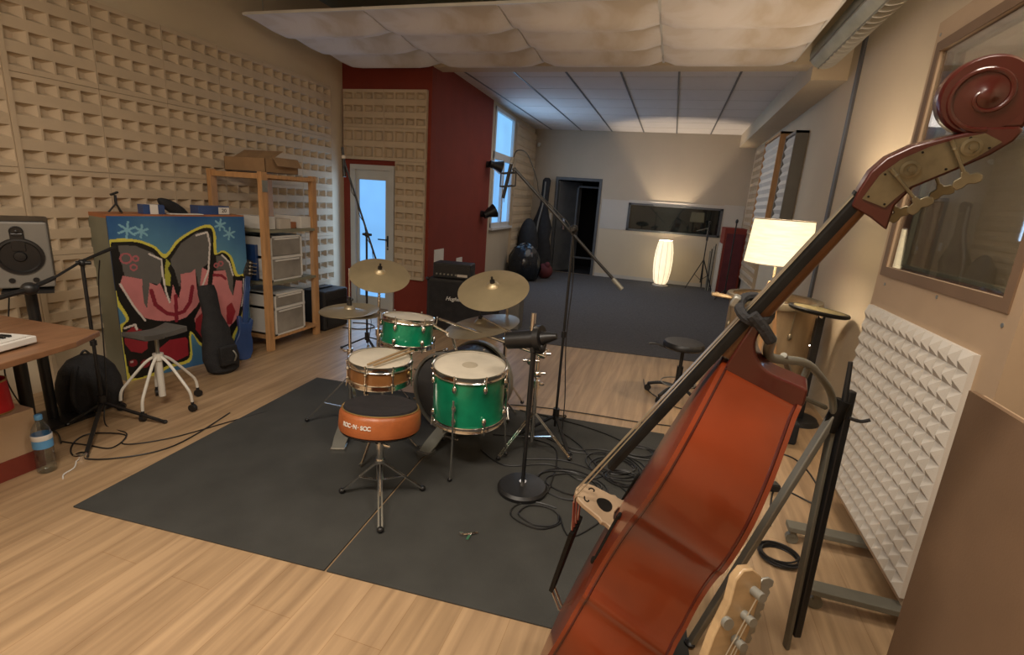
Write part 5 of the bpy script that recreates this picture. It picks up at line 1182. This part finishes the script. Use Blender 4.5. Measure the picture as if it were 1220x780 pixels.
# bridge: outline in (w, n), thickness along s, drawn at s = .49
br = [(-.080, .176), (-.074, .190), (-.062, .200), (-.060, .214), (-.064, .224), (-.056, .236), (-.052, .262), (-.048, .290), (-.040, .312), (-.022, .328), (0, .333), (.022, .328), (.040, .312), (.048, .290), (.052, .262), (.056, .236), (.064, .224), (.060, .214), (.062, .200), (.074, .190), (.080, .176), (.052, .178), (.040, .188), (.024, .200), (0, .204), (-.024, .200), (-.040, .188), (-.052, .178)]
m = MB().prism(br, B0 + S * .480, Wv, Nv, S * .016); bro = m.obj('bridge', 'bridge', db, bev=.003)
MB().prism([(.024 * math.cos(2 * PI * k / 20) * (1 - .2 * math.sin(2 * PI * k / 20)), .240 + .025 * math.sin(2 * PI * k / 20)) for k in range(20)], B0 + S * .4785, Wv, Nv, S * .019).obj('bridge_opening', 'ebony', bro)
for k in (-1, 1):
    MB().tube(spline([bp3(.4965, k * w_, n_) for w_, n_ in ((.018, .300), (.028, .296), (.030, .286), (.022, .284))], 4), .0022, 6).tube(spline([bp3(.479, k * w_, n_) for w_, n_ in ((.018, .300), (.028, .296), (.030, .286), (.022, .284))], 4), .0022, 6).obj('kidney_cut', 'ebony', bro)
# strings
for k in range(4):
    wb, wn = -.036 + .024 * k, -.014 + .0093 * k
    nb = .3335 - abs(wb) * .30
    MB().tube([bp3(1.516, wn, .143), bp3(1.50, wn, .146), bp3(.488, wb, nb), bp3(.36, wb * .7, .285)], .0019, 6).obj('string', 'string', db)
    MB().tube([bp3(.470, wb * .97, nb - .004), bp3(.36, wb * .7, .282)], .0032, 6).obj('string_silk', 'silk', db)
tp = [(-.040, .0), (.040, .0), (.043, .01), (.030, -.22), (.020, -.30), (-.020, -.30), (-.030, -.22), (-.043, .01)]
MB().prism([(a, b) for a, b in tp], bp3(.355, 0, .272), Wv, (S + Nv * .12).normalized(), Nv * .014).obj('tailpiece', 'ebony', db, bev=.004)
MB().tube([bp3(.06, -.01, .245), bp3(.0, -.01, .19), bp3(-.02, 0, .12)], .004).tube([bp3(.06, .01, .245), bp3(.0, .01, .19), bp3(-.02, 0, .12)], .004).obj('tail_wire', 'string', db)
MB().cyl(bp3(0, 0, .09), bp3(-.03, 0, .09), .025, .018).cyl(bp3(-.03, 0, .09), bp3(-.205, 0, .09), .006).obj('endpin', 'chrome', db)
# pegbox and scroll
pb_ = [(1.490, .139), (1.520, .144), (1.555, .145), (1.586, .135), (1.617, .111), (1.645, .075), (1.662, .052), (1.678, .030), (1.692, -.005), (1.690, -.014), (1.67, -.012), (1.641, .003), (1.605, .030), (1.555, .070), (1.518, .077), (1.474, .064), (1.478, .079), (1.484, .100)]
MB().prism(pb_, B0 - Wv * .027, S, Nv, Wv * .054).obj('pegbox', 'varnish_dark', db, bev=.004)
scx, scn = 1.718, .062
def spiral(t_):        # outer to inner turn
    a = math.radians(215) - t_ * math.radians(500); r = .046 * (1 - t_) ** .8 + .008
    return scx + r * math.cos(a), scn + r * math.sin(a)
for sgn in (-1, 1):
    MB(frame_to(bp3(scx, 0, scn), Wv * sgn)).lathe([(.061, .0), (.062, .018), (.058, .024), (.030, .0265), (.016, .029), (.010, .034), (.005, .036), (0, .0365)], n=40).obj('scroll_volute', 'varnish_dark', db)
    MB().tube([bp3(*((lambda q_: (q_[0], sgn * (.0240 + .006 * t_), q_[1]))(spiral(t_)))) for t_ in [i / 60 for i in range(60)]], [.0050 * (1 - .4 * i / 60) for i in range(60)], 8).obj('scroll_ridge', 'varnish_dark', db)
MB().prism([(1.655, .058), (1.672, .030), (1.690, -.014), (1.715, -.012), (1.745, .002), (1.768, .030), (1.775, .060), (1.74, .08), (1.69, .06)], B0 - Wv * .024, S, Nv, Wv * .048).obj('scroll_throat', 'varnish_dark', db, bev=.008)
pl_ = [(1.509, .131), (1.509, .090), (1.529, .085), (1.556, .076), (1.605, .036), (1.633, .018), (1.664, .002), (1.668, .030), (1.646, .062), (1.623, .088), (1.591, .114), (1.556, .129)]
def flat_key(c, e_, f2, nm, par):
    m = MB(); g_ = e_.cross(f2)
    pr_ = [(-.004, -.006), (.004, -.006), (.006, .002), (.016, .004), (.021, .012), (.017, .021), (.008, .021), (0, .017), (-.008, .021), (-.017, .021), (-.021, .012), (-.016, .004), (-.006, .002)]
    m.prism(pr_, c - g_ * .0025, f2, e_, g_ * .005); m.obj(nm, 'plate_brass', par, bev=.0015)
for sgn in (-1, 1):
    MB().prism(pl_, B0 + Wv * sgn * .0275, S, Nv, Wv * sgn * .0022).obj('tuner_plate', 'plate_brass', db, smooth=False)
    for (gs, gn, a_, b_) in ((1.581, .093, (1.571, .121), (1.541, .062)), (1.643, .035, (1.642, .068), (1.604, .024))):
        ds = 0
        if sgn > 0: ds = -.030
        MB(frame_to(bp3(gs + ds, sgn * .030, gn), Wv * sgn)).lathe([(0, 0), (.014, 0), (.015, .003), (.010, .004), (.010, .002), (.004, .002), (.004, .008), (0, .008)], n=24).obj('gear', 'plate_brass', db)
        q0_ = bp3(a_[0] + ds, sgn * .040, a_[1]); q1_ = bp3(b_[0] + ds, sgn * .044, b_[1]); e_ = (q1_ - q0_).normalized(); f2 = (S - e_ * S.dot(e_)).normalized()
        kk = MB().cyl(q0_, q1_, .0030, n=10).tube([q0_ + e_ * (.004 * k) for k in range(5)], [.005, .0035, .005, .0035, .005], 10).obj('tuner_shaft', 'plate_brass', db)
        flat_key(q1_ + e_ * .004, e_, f2, 'tuner_key', kk)
for (s_, n_) in ((1.516, .124), (1.514, .094), (1.560, .122), (1.612, .092), (1.650, .012), (1.600, .046), (1.655, .044)): MB().cyl(bp3(s_, -.0295, n_), bp3(s_, -.0315, n_), .0020, n=8).obj('plate_screw', 'ebony', db)

# ---- stand holding the bass by the neck
stn = thing('double_bass_stand', 'upright grey and black stand whose bent grey arm reaches to the bass neck', 'instrument stand', (.633, 1.8, 0))
nk = bp3(1.205, 0, .15)
pz = .955
MB().bar((.622, 1.795, .0), (.60, 1.81, pz), .030, .014, up=(1, .3, 0)).obj('front_bar', 'grey_tube', stn, smooth=False, bev=.004)
MB().bar((.645, 1.800, .06), (.632, 1.815, 1.02), .030, .026, up=(1, .3, 0)).obj('rear_bar', 'black', stn, smooth=False, bev=.005)
MB().cyl((.620, 1.80, .93), (.612, 1.815, 1.115), .011, .007).obj('pin', 'black', stn)
MB().tube(spline([(.64, 1.80, .93), (.675, 1.80, .925), (.70, 1.80, .935)], 5), .006).obj('hook', 'black', stn)
MB().cyl((.59, 1.805, .875), (.615, 1.805, .985), .024).obj('joint', 'ebony', stn)
A0, A1 = bp3(1.205, .0, .10), V((.60, 1.80, .90))
MB().tube(spline([bp3(1.19, -.036, .124), (.27, 1.29, 1.225), (.40, 1.50, 1.170), (.50, 1.68, 1.085), (.565, 1.77, 1.01), (.598, 1.80, .93)], 8), .0115, 12).obj('arm', 'grey_tube', stn)
MB().tube([(.42, 1.535, 1.152), (.41, 1.555, 1.06)], .010).tube([(.31, 1.35, 1.22), (.41, 1.555, 1.06), (.56, 1.78, .96)], .008).obj('arm_brace', 'grey_tube', stn)
MB().bar((.595, 1.80, .93), (.275, 1.67, .0), .030, .022).obj('leg', 'steel', stn, smooth=False, bev=.004)
MB().ball((.275, 1.67, .012), (.022, .022, .012), 10).obj('rubber_foot', 'black', stn)
# strap around the neck
cs = []
for j in range(20):
    a = 2 * PI * j / 20; cs.append(bp3(1.222 + .016 * math.cos(a), .040 * math.cos(a), .182 + .034 * math.sin(a)))
MB().tube(cs, .011, 8, closed=True).obj('neck_strap', 'black_matte', stn)
MB().obox(bp3(1.222, -.005, .226), S, Wv, Nv, .013, .014, .008).obj('strap_buckle', 'steel', stn, bev=.004)
MB().tube([bp3(1.222, -.046, .185), bp3(1.205, -.044, .150), bp3(1.185, -.036, .122)], .013).obj('padded_yoke', 'black_matte', stn)

# ---- bass guitar, headstock at the bottom edge of the photo
HT = V((.200, .822, .975)); HD = V((.035, .049, .148)).normalized()    # up along the neck
gsv = V((.80, .48, 0)); gsv = (gsv - HD * gsv.dot(HD)).normalized(); gn_ = gsv.cross(HD).normalized()   # side, face normal
bg = thing('bass_guitar', 'bass guitar with pale maple headstock and metal tuners in front of the double bass', 'bass guitar', (HT - HD * 1.13))
def gp(u_, v_, n_): return HT + gsv * u_ + HD * v_ + gn_ * n_
hd = [(-.024, -.22), (.022, -.22), (.024, -.19), (.034, -.165), (.036, -.10), (.030, -.03), (.018, -.002), (-.004, .006), (-.022, .0), (-.030, -.02), (-.024, -.06), (-.030, -.12), (-.028, -.17)]
MB().prism(hd, HT, gsv, HD, gn_ * .018).obj('headstock', 'maple', bg, bev=.003)
R_ = []
for k in range(10):
    v_ = -.20 - .62 * k / 9; w__ = .021 + .009 * k / 9; R_.append([gp(w__ * math.cos(PI * j / 10), v_, .002 + .018 - .024 * math.sin(PI * j / 10)) for j in range(11)])
m = MB().grid(R_); m.grid([[r[0] for r in R_], [r[-1] for r in R_]]); m.obj('neck', 'maple', bg)
MB().bar(gp(0, -.21, .022), gp(0, -.86, .022), .044, .006, up=gn_).obj('fretboard', 'neckwood', bg, smooth=False)
bshape = [(-.10, 0), (-.165, .08), (-.16, .17), (-.12, .24), (-.11, .30), (-.15, .40), (-.15, .47), (-.09, .46), (-.045, .37), (.045, .37), (.08, .42), (.14, .41), (.13, .32), (.11, .26), (.15, .17), (.165, .07), (.10, -.01)]
MB().prism(bshape, gp(0, -1.15, -.01), gsv, HD, gn_ * .038).obj('body', 'varnish_dark', bg, bev=.008)
for k in range(4):
    v_ = -.028 - .043 * k
    tn = MB().box(0, 0, 0, 0, 0, 0) if False else MB()
    tn.cyl(gp(.012, v_, .018), gp(.012, v_, .040), .008, n=14).obox(gp(.010, v_, -.008), gsv, HD, gn_, .014, .013, .008).cyl(gp(.012, v_, -.008), gp(.050, v_, -.010), .004, n=8)
    to = tn.obj('tuner', 'steel', bg)
    MB().prism([(.046, -.004), (.050, -.014), (.062, -.019), (.074, -.016), (.076, -.006), (.070, 0), (.076, .006), (.074, .016), (.062, .019), (.050, .014), (.046, .004)], gp(0, v_, -.012), gsv, HD, gn_ * .005).obj('tuner_key', 'steel', to, bev=.0015)
    MB().tube([gp(.012, v_, .030), gp(-.016 + .011 * k, -.215, .028), gp(-.016 + .011 * k, -1.0, .034)], .0012, 6).obj('string', 'string', bg)
MB().cyl(gp(-.018, -.09, .018), gp(-.018, -.09, .026), .010).obj('string_retainer', 'steel', bg)
# ================================================================== MICROPHONE STANDS AND CABLES
def mtri(t, x, y, z0, h, legs, hub=.12, r=.010, col='black'):
    MB().cyl((x, y, z0 + .06), (x, y, h), r).obj('pole', col, t)
    MB().cyl((x, y, z0 + hub - .03), (x, y, z0 + hub + .05), .022).obj('leg_hub', col, t)
    for (lx_, ly_) in legs:
        MB().bar((x, y, z0 + hub), (lx_, ly_, z0 + .012), .02, .012).obj('leg', col, t)
        MB().ball((lx_, ly_, z0 + .013), (.016, .016, .013), 8).obj('rubber_foot', col, t)
# left stand with boom and round pop filter microphone
t = thing('mic_stand', 'black microphone stand with boom reaching left across the studio monitor', 'microphone stand', (-3.30, 2.10, 0))
mtri(t, -3.30, 2.10, 0, 1.0, ((-2.915, 1.735), (-2.93, 2.215), (-3.40, 1.955)))
MB().cyl((-3.30, 2.10, .5), (-3.30, 2.10, .53), .018).obj('height_clutch', 'black', t)
c0 = V((-3.30, 2.10, 1.01)); a0 = V((-3.20, 2.23, 1.075)); a1 = V((-3.23, 1.80, .925))
MB().ball(c0, .022, 12).cyl(c0 - V((.02, .02, 0)), c0 + V((.03, .03, 0)), .012).obj('boom_clutch', 'black', t)
MB().tube([(-3.33, 2.32, 1.085), c0 + V((0, 0, .01)), (-3.22, 1.90, .955)], [.012, .008, .007]).obj('boom_arm', 'black', t)
mc = thing('microphone', 'round-headed black microphone at the left end of the boom before the studio monitor', 'microphone', (-3.21, 1.82, .92))
MB().cyl((-3.22, 1.90, .955), (-3.205, 1.80, .925), .012).obj('clip', 'black', mc)
MB().ball((-3.195, 1.765, .917), (.038, .038, .034), 16).obj('grille', 'black', mc); MB().cyl((-3.19, 1.74, .912), (-3.17, 1.55, .88), .014, .011).obj('handle', 'black', mc)
o = MB().tube(spline([(-3.21, 2.14, 1.03), (-3.28, 2.16, .85), (-3.24, 2.12, .55), (-3.29, 2.13, .2), (-3.22, 2.05, .01), (-3.0, 2.02, .006), (-2.88, 1.92, .006), (-2.72, 2.08, .006), (-2.60, 2.38, .006), (-2.5, 2.62, .006)], 8), .0035).obj('microphone_cable', 'black'); tag(o, 'thin cable falling from the left microphone stand and trailing over the wood floor', 'cable')
o = MB().tube(spline([(-3.22, 1.80, .006), (-3.05, 1.83, .006), (-2.90, 1.86, .006), (-2.98, 2.0, .006), (-3.16, 1.93, .010), (-3.14, 1.82, .006), (-2.98, 1.72, .006), (-2.78, 1.78, .006), (-2.62, 2.02, .006), (-2.70, 2.5, .006)], 8), .004).obj('floor_cable', 'black'); tag(o, 'looped black cable on the floor behind the water bottle', 'cable')
# boom stand behind the drums (left)
t = thing('mic_stand', 'tall black boom stand leaning up over the left crash cymbal before the glazed door', 'microphone stand', (-2.74, 4.22, 0))
mtri(t, -2.74, 4.22, 0, 1.12, ((-2.50, 4.05), (-2.95, 4.10), (-2.72, 4.50)))
MB().ball((-2.74, 4.22, 1.13), .024, 12).cyl((-2.78, 4.22, 1.13), (-2.69, 4.22, 1.13), .012).obj('boom_clutch', 'black', t)
MB().cyl((-2.60, 4.22, .80), (-2.955, 4.18, 1.80), .009).obj('boom_arm', 'black', t)
MB().cyl((-2.60, 4.22, .80), (-2.62, 4.22, .86), .016).obj('counterweight', 'black', t)
mc = thing('microphone', 'slim pencil microphone with pale tip hanging from the boom beside the left wall corner', 'microphone', (-2.95, 4.18, 1.7))
MB().cyl((-2.955, 4.18, 1.80), (-2.94, 4.17, 1.64), .016).obj('mic_body', 'black', mc); MB().ball((-2.955, 4.18, 1.815), (.02, .02, .02), 12).obj('pale_tip', 'offwhite', mc); MB().cyl((-2.958, 4.18, 1.83), (-2.965, 4.18, 1.90), .012).obj('plug', 'black', mc)
cp_ = [V((-2.60, 4.21, .80)) + (V((-2.955, 4.17, 1.80)) - V((-2.60, 4.21, .80))) * (k / 14) + V((.012 * math.cos(k * 2.2), -.012, .012 * math.sin(k * 2.2))) for k in range(15)]
o = MB().tube(spline([(-2.70, 4.15, .01), (-2.66, 4.17, .3), (-2.72, 4.17, .6)] + cp_, 5), .0035).obj('microphone_cable', 'black'); tag(o, 'black cable wound around the boom in front of the glazed door', 'cable')
# tall overhead stand
t = thing('mic_stand', 'tall black overhead boom stand right of the drum kit, boom slanting down to the right', 'microphone stand', (-.572, 3.145, ZM))
mtri(t, -.572, 3.145, ZM, 1.38, ((-.42, 2.88), (-.80, 2.98), (-.56, 3.44)), hub=.14, r=.009)
MB().ball((-.572, 3.145, 1.395), .026, 12).cyl((-.572, 3.10, 1.395), (-.572, 3.19, 1.395), .013).obj('boom_clutch', 'black', t)
MB().cyl((-.985, 3.145, 1.735), (-.30, 3.145, 1.115), .009).obj('boom_arm', 'black', t); MB().cyl((-.30, 3.145, 1.115), (-.235, 3.145, 1.056), .014).obj('counterweight', 'steel', t)
MB().cyl((-.572, 3.145, .70), (-.572, 3.145, .74), .016).obj('height_clutch', 'black', t)
mc = thing('microphone', 'long black microphone in square shock mount at the raised end of the overhead boom', 'microphone', (-1.02, 3.145, 1.56))
MB().cyl((-1.005, 3.145, 1.76), (-1.045, 3.145, 1.55), .011).obj('mic_body', 'black', mc); MB().cyl((-.995, 3.145, 1.80), (-1.004, 3.145, 1.765), .012).obj('pale_plug', 'speaker_grey', mc)
m = MB()
for z in (1.62, 1.70): m.tube([(-1.06 + .02 * (z - 1.6), 3.11, z), (-.98, 3.11, z + .01), (-.98, 3.18, z + .01), (-1.06, 3.18, z)], .004, 6, closed=True)
m.cyl((-1.058, 3.11, 1.62), (-1.056, 3.11, 1.70), .004).cyl((-.98, 3.18, 1.63), (-.98, 3.18, 1.71), .004).cyl((-.98, 3.145, 1.72), (-.985, 3.145, 1.735), .012)
m.obj('shock_mount', 'black', mc)
o = MB().tube(spline([(-.995, 3.145, 1.79), (-.97, 3.14, 1.84), (-.90, 3.13, 1.82), (-.83, 3.13, 1.68), (-.80, 3.13, 1.59), (-.68, 3.13, 1.49), (-.58, 3.12, 1.38), (-.545, 3.13, 1.1), (-.55, 3.13, .7), (-.52, 3.13, .3), (-.50, 3.08, .02), (-.40, 2.9, ZM + .004)], 8), .0035).obj('microphone_cable', 'black'); tag(o, 'thin black cable arching from the overhead microphone down its stand', 'cable')
# round base stand with large black microphone
t = thing('mic_stand', 'short straight black stand with heavy round base in front of the floor tom', 'microphone stand', (-.582, 2.395, ZM))
MB().lathe([(0, ZM), (.135, ZM), (.137, ZM + .02), (.125, ZM + .034), (.03, ZM + .042), (0, ZM + .042)], (-.582, 2.395, 0), n=40).obj('round_base', 'black', t)
MB().cyl((-.582, 2.395, ZM + .04), (-.582, 2.395, ZM + .055), .02).obj('collar', 'chrome', t); MB().cyl((-.582, 2.395, ZM + .05), (-.582, 2.395, .45), .011).cyl((-.582, 2.395, .45), (-.582, 2.395, .80), .0145).obj('pole', 'black', t)
MB().cyl((-.582, 2.395, .80), (-.590, 2.40, .84), .018).obj('swivel', 'black', t)
mc = thing('large_microphone', 'big black drum microphone lying on top of the round-base stand, chrome tube above it', 'microphone', (-.60, 2.41, .84))
MB().cyl((-.73, 2.42, .835), (-.575, 2.41, .87), .045, .048, 24).obj('mic_body', 'black', mc)
MB().cyl((-.575, 2.41, .872), (-.545, 2.405, .878), .066, .066, 28).obj('mount_ring', 'black', mc)
MB().cyl((-.545, 2.405, .878), (-.47, 2.40, .90), .036, .016).obj('rear_cone', 'black', mc)
MB().cyl((-.60, 2.41, .90), (-.600, 2.415, 1.0), .014).obj('chrome_tube', 'chrome', mc)
MB().ball((-.555, 2.40, .825), (.035, .03, .032), 14).obj('clamp_knob', 'black', mc)
# music of cables on the mat
random.seed(11)
def loopc(cx_, cy_, R, n, z, sq=.8, j=.25, tail=None):
    pts = []; ph = random.random() * 6
    for i in range(n * 10):
        a = ph + 2 * PI * i / 10; r_ = R * (1 + j * math.sin(a * .37 + ph) + .10 * (random.random() - .5))
        pts.append((cx_ + r_ * math.cos(a) + .02 * (random.random() - .5), cy_ + sq * r_ * math.sin(a), z + .004 + .003 * ((i // 10) % 4)))
    if tail: pts += [(x, y, z + .004) for x, y in tail]
    return spline(pts, 5)
CB = [((-.13, 2.86), .15, 4, .85, .3, [(-.1, 3.2), (-.4, 3.35), (-.9, 3.42)], 'tangle of black cable nearest the double bass strings at the right of the mat'),
      ((-.34, 2.55), .17, 3, .8, .2, [(-.5, 2.9), (-.7, 3.0), (-.95, 2.95)], 'wide loops of black cable on the mat right of the round stand base'),
      ((-.44, 2.20), .12, 2, .8, .2, [(-.25, 2.1), (-.10, 2.35), (-.02, 2.6)], 'small double loop of black cable on the mat, nearest loop below the round stand base'),
      ((.0, 3.12), .13, 3, .6, .3, [(-.2, 3.0), (-.45, 2.95), (-.62, 3.15)], 'loops of black cable at the far right corner of the mat'),
      ((-.07, 2.74), .10, 5, .8, .15, [(-.25, 2.85), (-.38, 3.05), (-.55, 3.2)], 'tight ring of black cable in the middle of the cable tangle')]
for (c, R, n, sq, j, tail, lab) in CB:
    o = MB().tube(loopc(c[0], c[1], R, n, ZM, sq, j, tail), .0042, 6).obj('coiled_cable', 'black'); tag(o, lab, 'cable')
LN = [([(-.66, 2.72), (-.45, 2.80), (-.25, 2.76), (-.05, 2.62), (.05, 2.42)], 'long black cable crossing the mat from the boom stand foot towards the double bass'),
      ([(-.60, 3.05), (-.40, 2.98), (-.22, 3.05), (-.05, 3.0), (.06, 2.8), (.02, 2.45)], 'black cable curving over the mat behind the tall stand'),
      ([(-.95, 2.72), (-.75, 2.60), (-.50, 2.72), (-.30, 2.62), (-.18, 2.72)], 'black cable running under the floor tom leg to the tangle')]
for P_, lab in LN: o = MB().tube(spline([(x, y, ZM + .005) for x, y in P_], 8), .0042, 6).obj('floor_cable', 'black'); tag(o, lab, 'cable')
o = MB().tube(spline([(-1.0, 3.5, .005), (-.75, 3.56, .005), (-.40, 3.60, .005), (-.05, 3.62, .005), (.25, 3.66, .005), (.45, 3.62, .005)], 8), .004).obj('floor_cable', 'black'); tag(o, 'single dark cable on the wood floor just beyond the back edge of the mat', 'cable')
o = MB().tube(spline([(-3.44, 5.0, .005), (-3.25, 5.05, .005), (-3.12, 4.95, .005), (-3.2, 4.8, .005), (-3.4, 4.75, .005)], 8), .006).obj('floor_cable', 'black'); tag(o, 'dark cable loop on the floor right of the small black amplifier', 'cable')
# ------------------------------------------------------------------ camera
yaw, pit, rol, Hc = math.radians(16.4), math.radians(-14.3), math.radians(4.0), 1.55
fwd = V((-math.sin(yaw) * math.cos(pit), math.cos(yaw) * math.cos(pit), math.sin(pit)))
rt = V((math.cos(yaw), math.sin(yaw), 0)); up_ = rt.cross(fwd)
r2 = math.cos(rol) * rt + math.sin(rol) * up_; u2 = -math.sin(rol) * rt + math.cos(rol) * up_
cam_d = bpy.data.cameras.new('camera'); cam = bpy.data.objects.new('camera', cam_d); COL.objects.link(cam)
mw = Matrix((r2, u2, -fwd)).transposed().to_4x4(); mw.translation = V((0, 0, Hc)); cam.matrix_world = mw
cam_d.sensor_width = 36; cam_d.lens = 600 / 1220 * 36; cam_d.clip_start = .05
scene.camera = cam

# ------------------------------------------------------------------ lights
def light(kind, name, loc, energy, col, size=.1, rot=None, spot=None, blend=.3, sy=None):
    l = bpy.data.lights.new(name, kind); l.energy = energy; l.color = col
    if kind == 'AREA':
        l.size = size
        if sy: l.shape = 'RECTANGLE'; l.size_y = sy
    elif kind in ('POINT', 'SPOT'): l.shadow_soft_size = size
    if spot: l.spot_size = math.radians(spot); l.spot_blend = blend
    o = bpy.data.objects.new(name, l); COL.objects.link(o); o.location = loc
    if rot is not None: o.rotation_euler = rot
    return o
WARM = (1.0, .80, .58)
light('AREA', 'room_light_near', (-1.0, .1, 3.35), 98, (1, .87, .73), 1.6, (0, 0, 0), sy=.5)
light('AREA', 'right_wall_fill', (.55, 1.3, 3.35), 32, (1, .87, .73), .8, (0, 0, 0), sy=.4)  # fill added to brighten the right wall and partition
light('AREA', 'room_light_side', (-2.8, -.9, 3.3), 45, (1, .87, .73), 1.2, (0, 0, 0), sy=.4)
light('POINT', 'linen_lamp_light', (.80, 4.27, 1.40), 36, WARM, .05)
light('AREA', 'bay_fill_light', (-.8, 8.2, 3.0), 28, (1, .90, .80), 2.2, (0, 0, 0), sy=2.5)  # unseen fill added to lift the rear bay, not a ceiling fitting
light('POINT', 'paper_lamp_light', (-.06, 10.9, .73), 115, WARM, .02)
light('AREA', 'door_daylight', (-3.75, 5.70, .95), 7, (.45, .68, 1), .45, (math.radians(-90), 0, 0), sy=1.5)
light('AREA', 'window_daylight', (-2.93, 8.95, 2.0), 22, (.45, .68, 1), 1.1, (0, math.radians(-90), math.radians(2.5)), sy=1.8)
w = bpy.data.worlds.new('World'); scene.world = w; w.use_nodes = True
w.node_tree.nodes['Background'].inputs[0].default_value = (.5, .6, .75, 1); w.node_tree.nodes['Background'].inputs[1].default_value = .3
vs = scene.view_settings; vs.view_transform = 'Standard'; vs.look = 'None'; vs.exposure = 0.0; vs.gamma = 1; vs.use_curve_mapping = False
for o in bpy.data.objects:
    if '_w' in o: del o['_w']
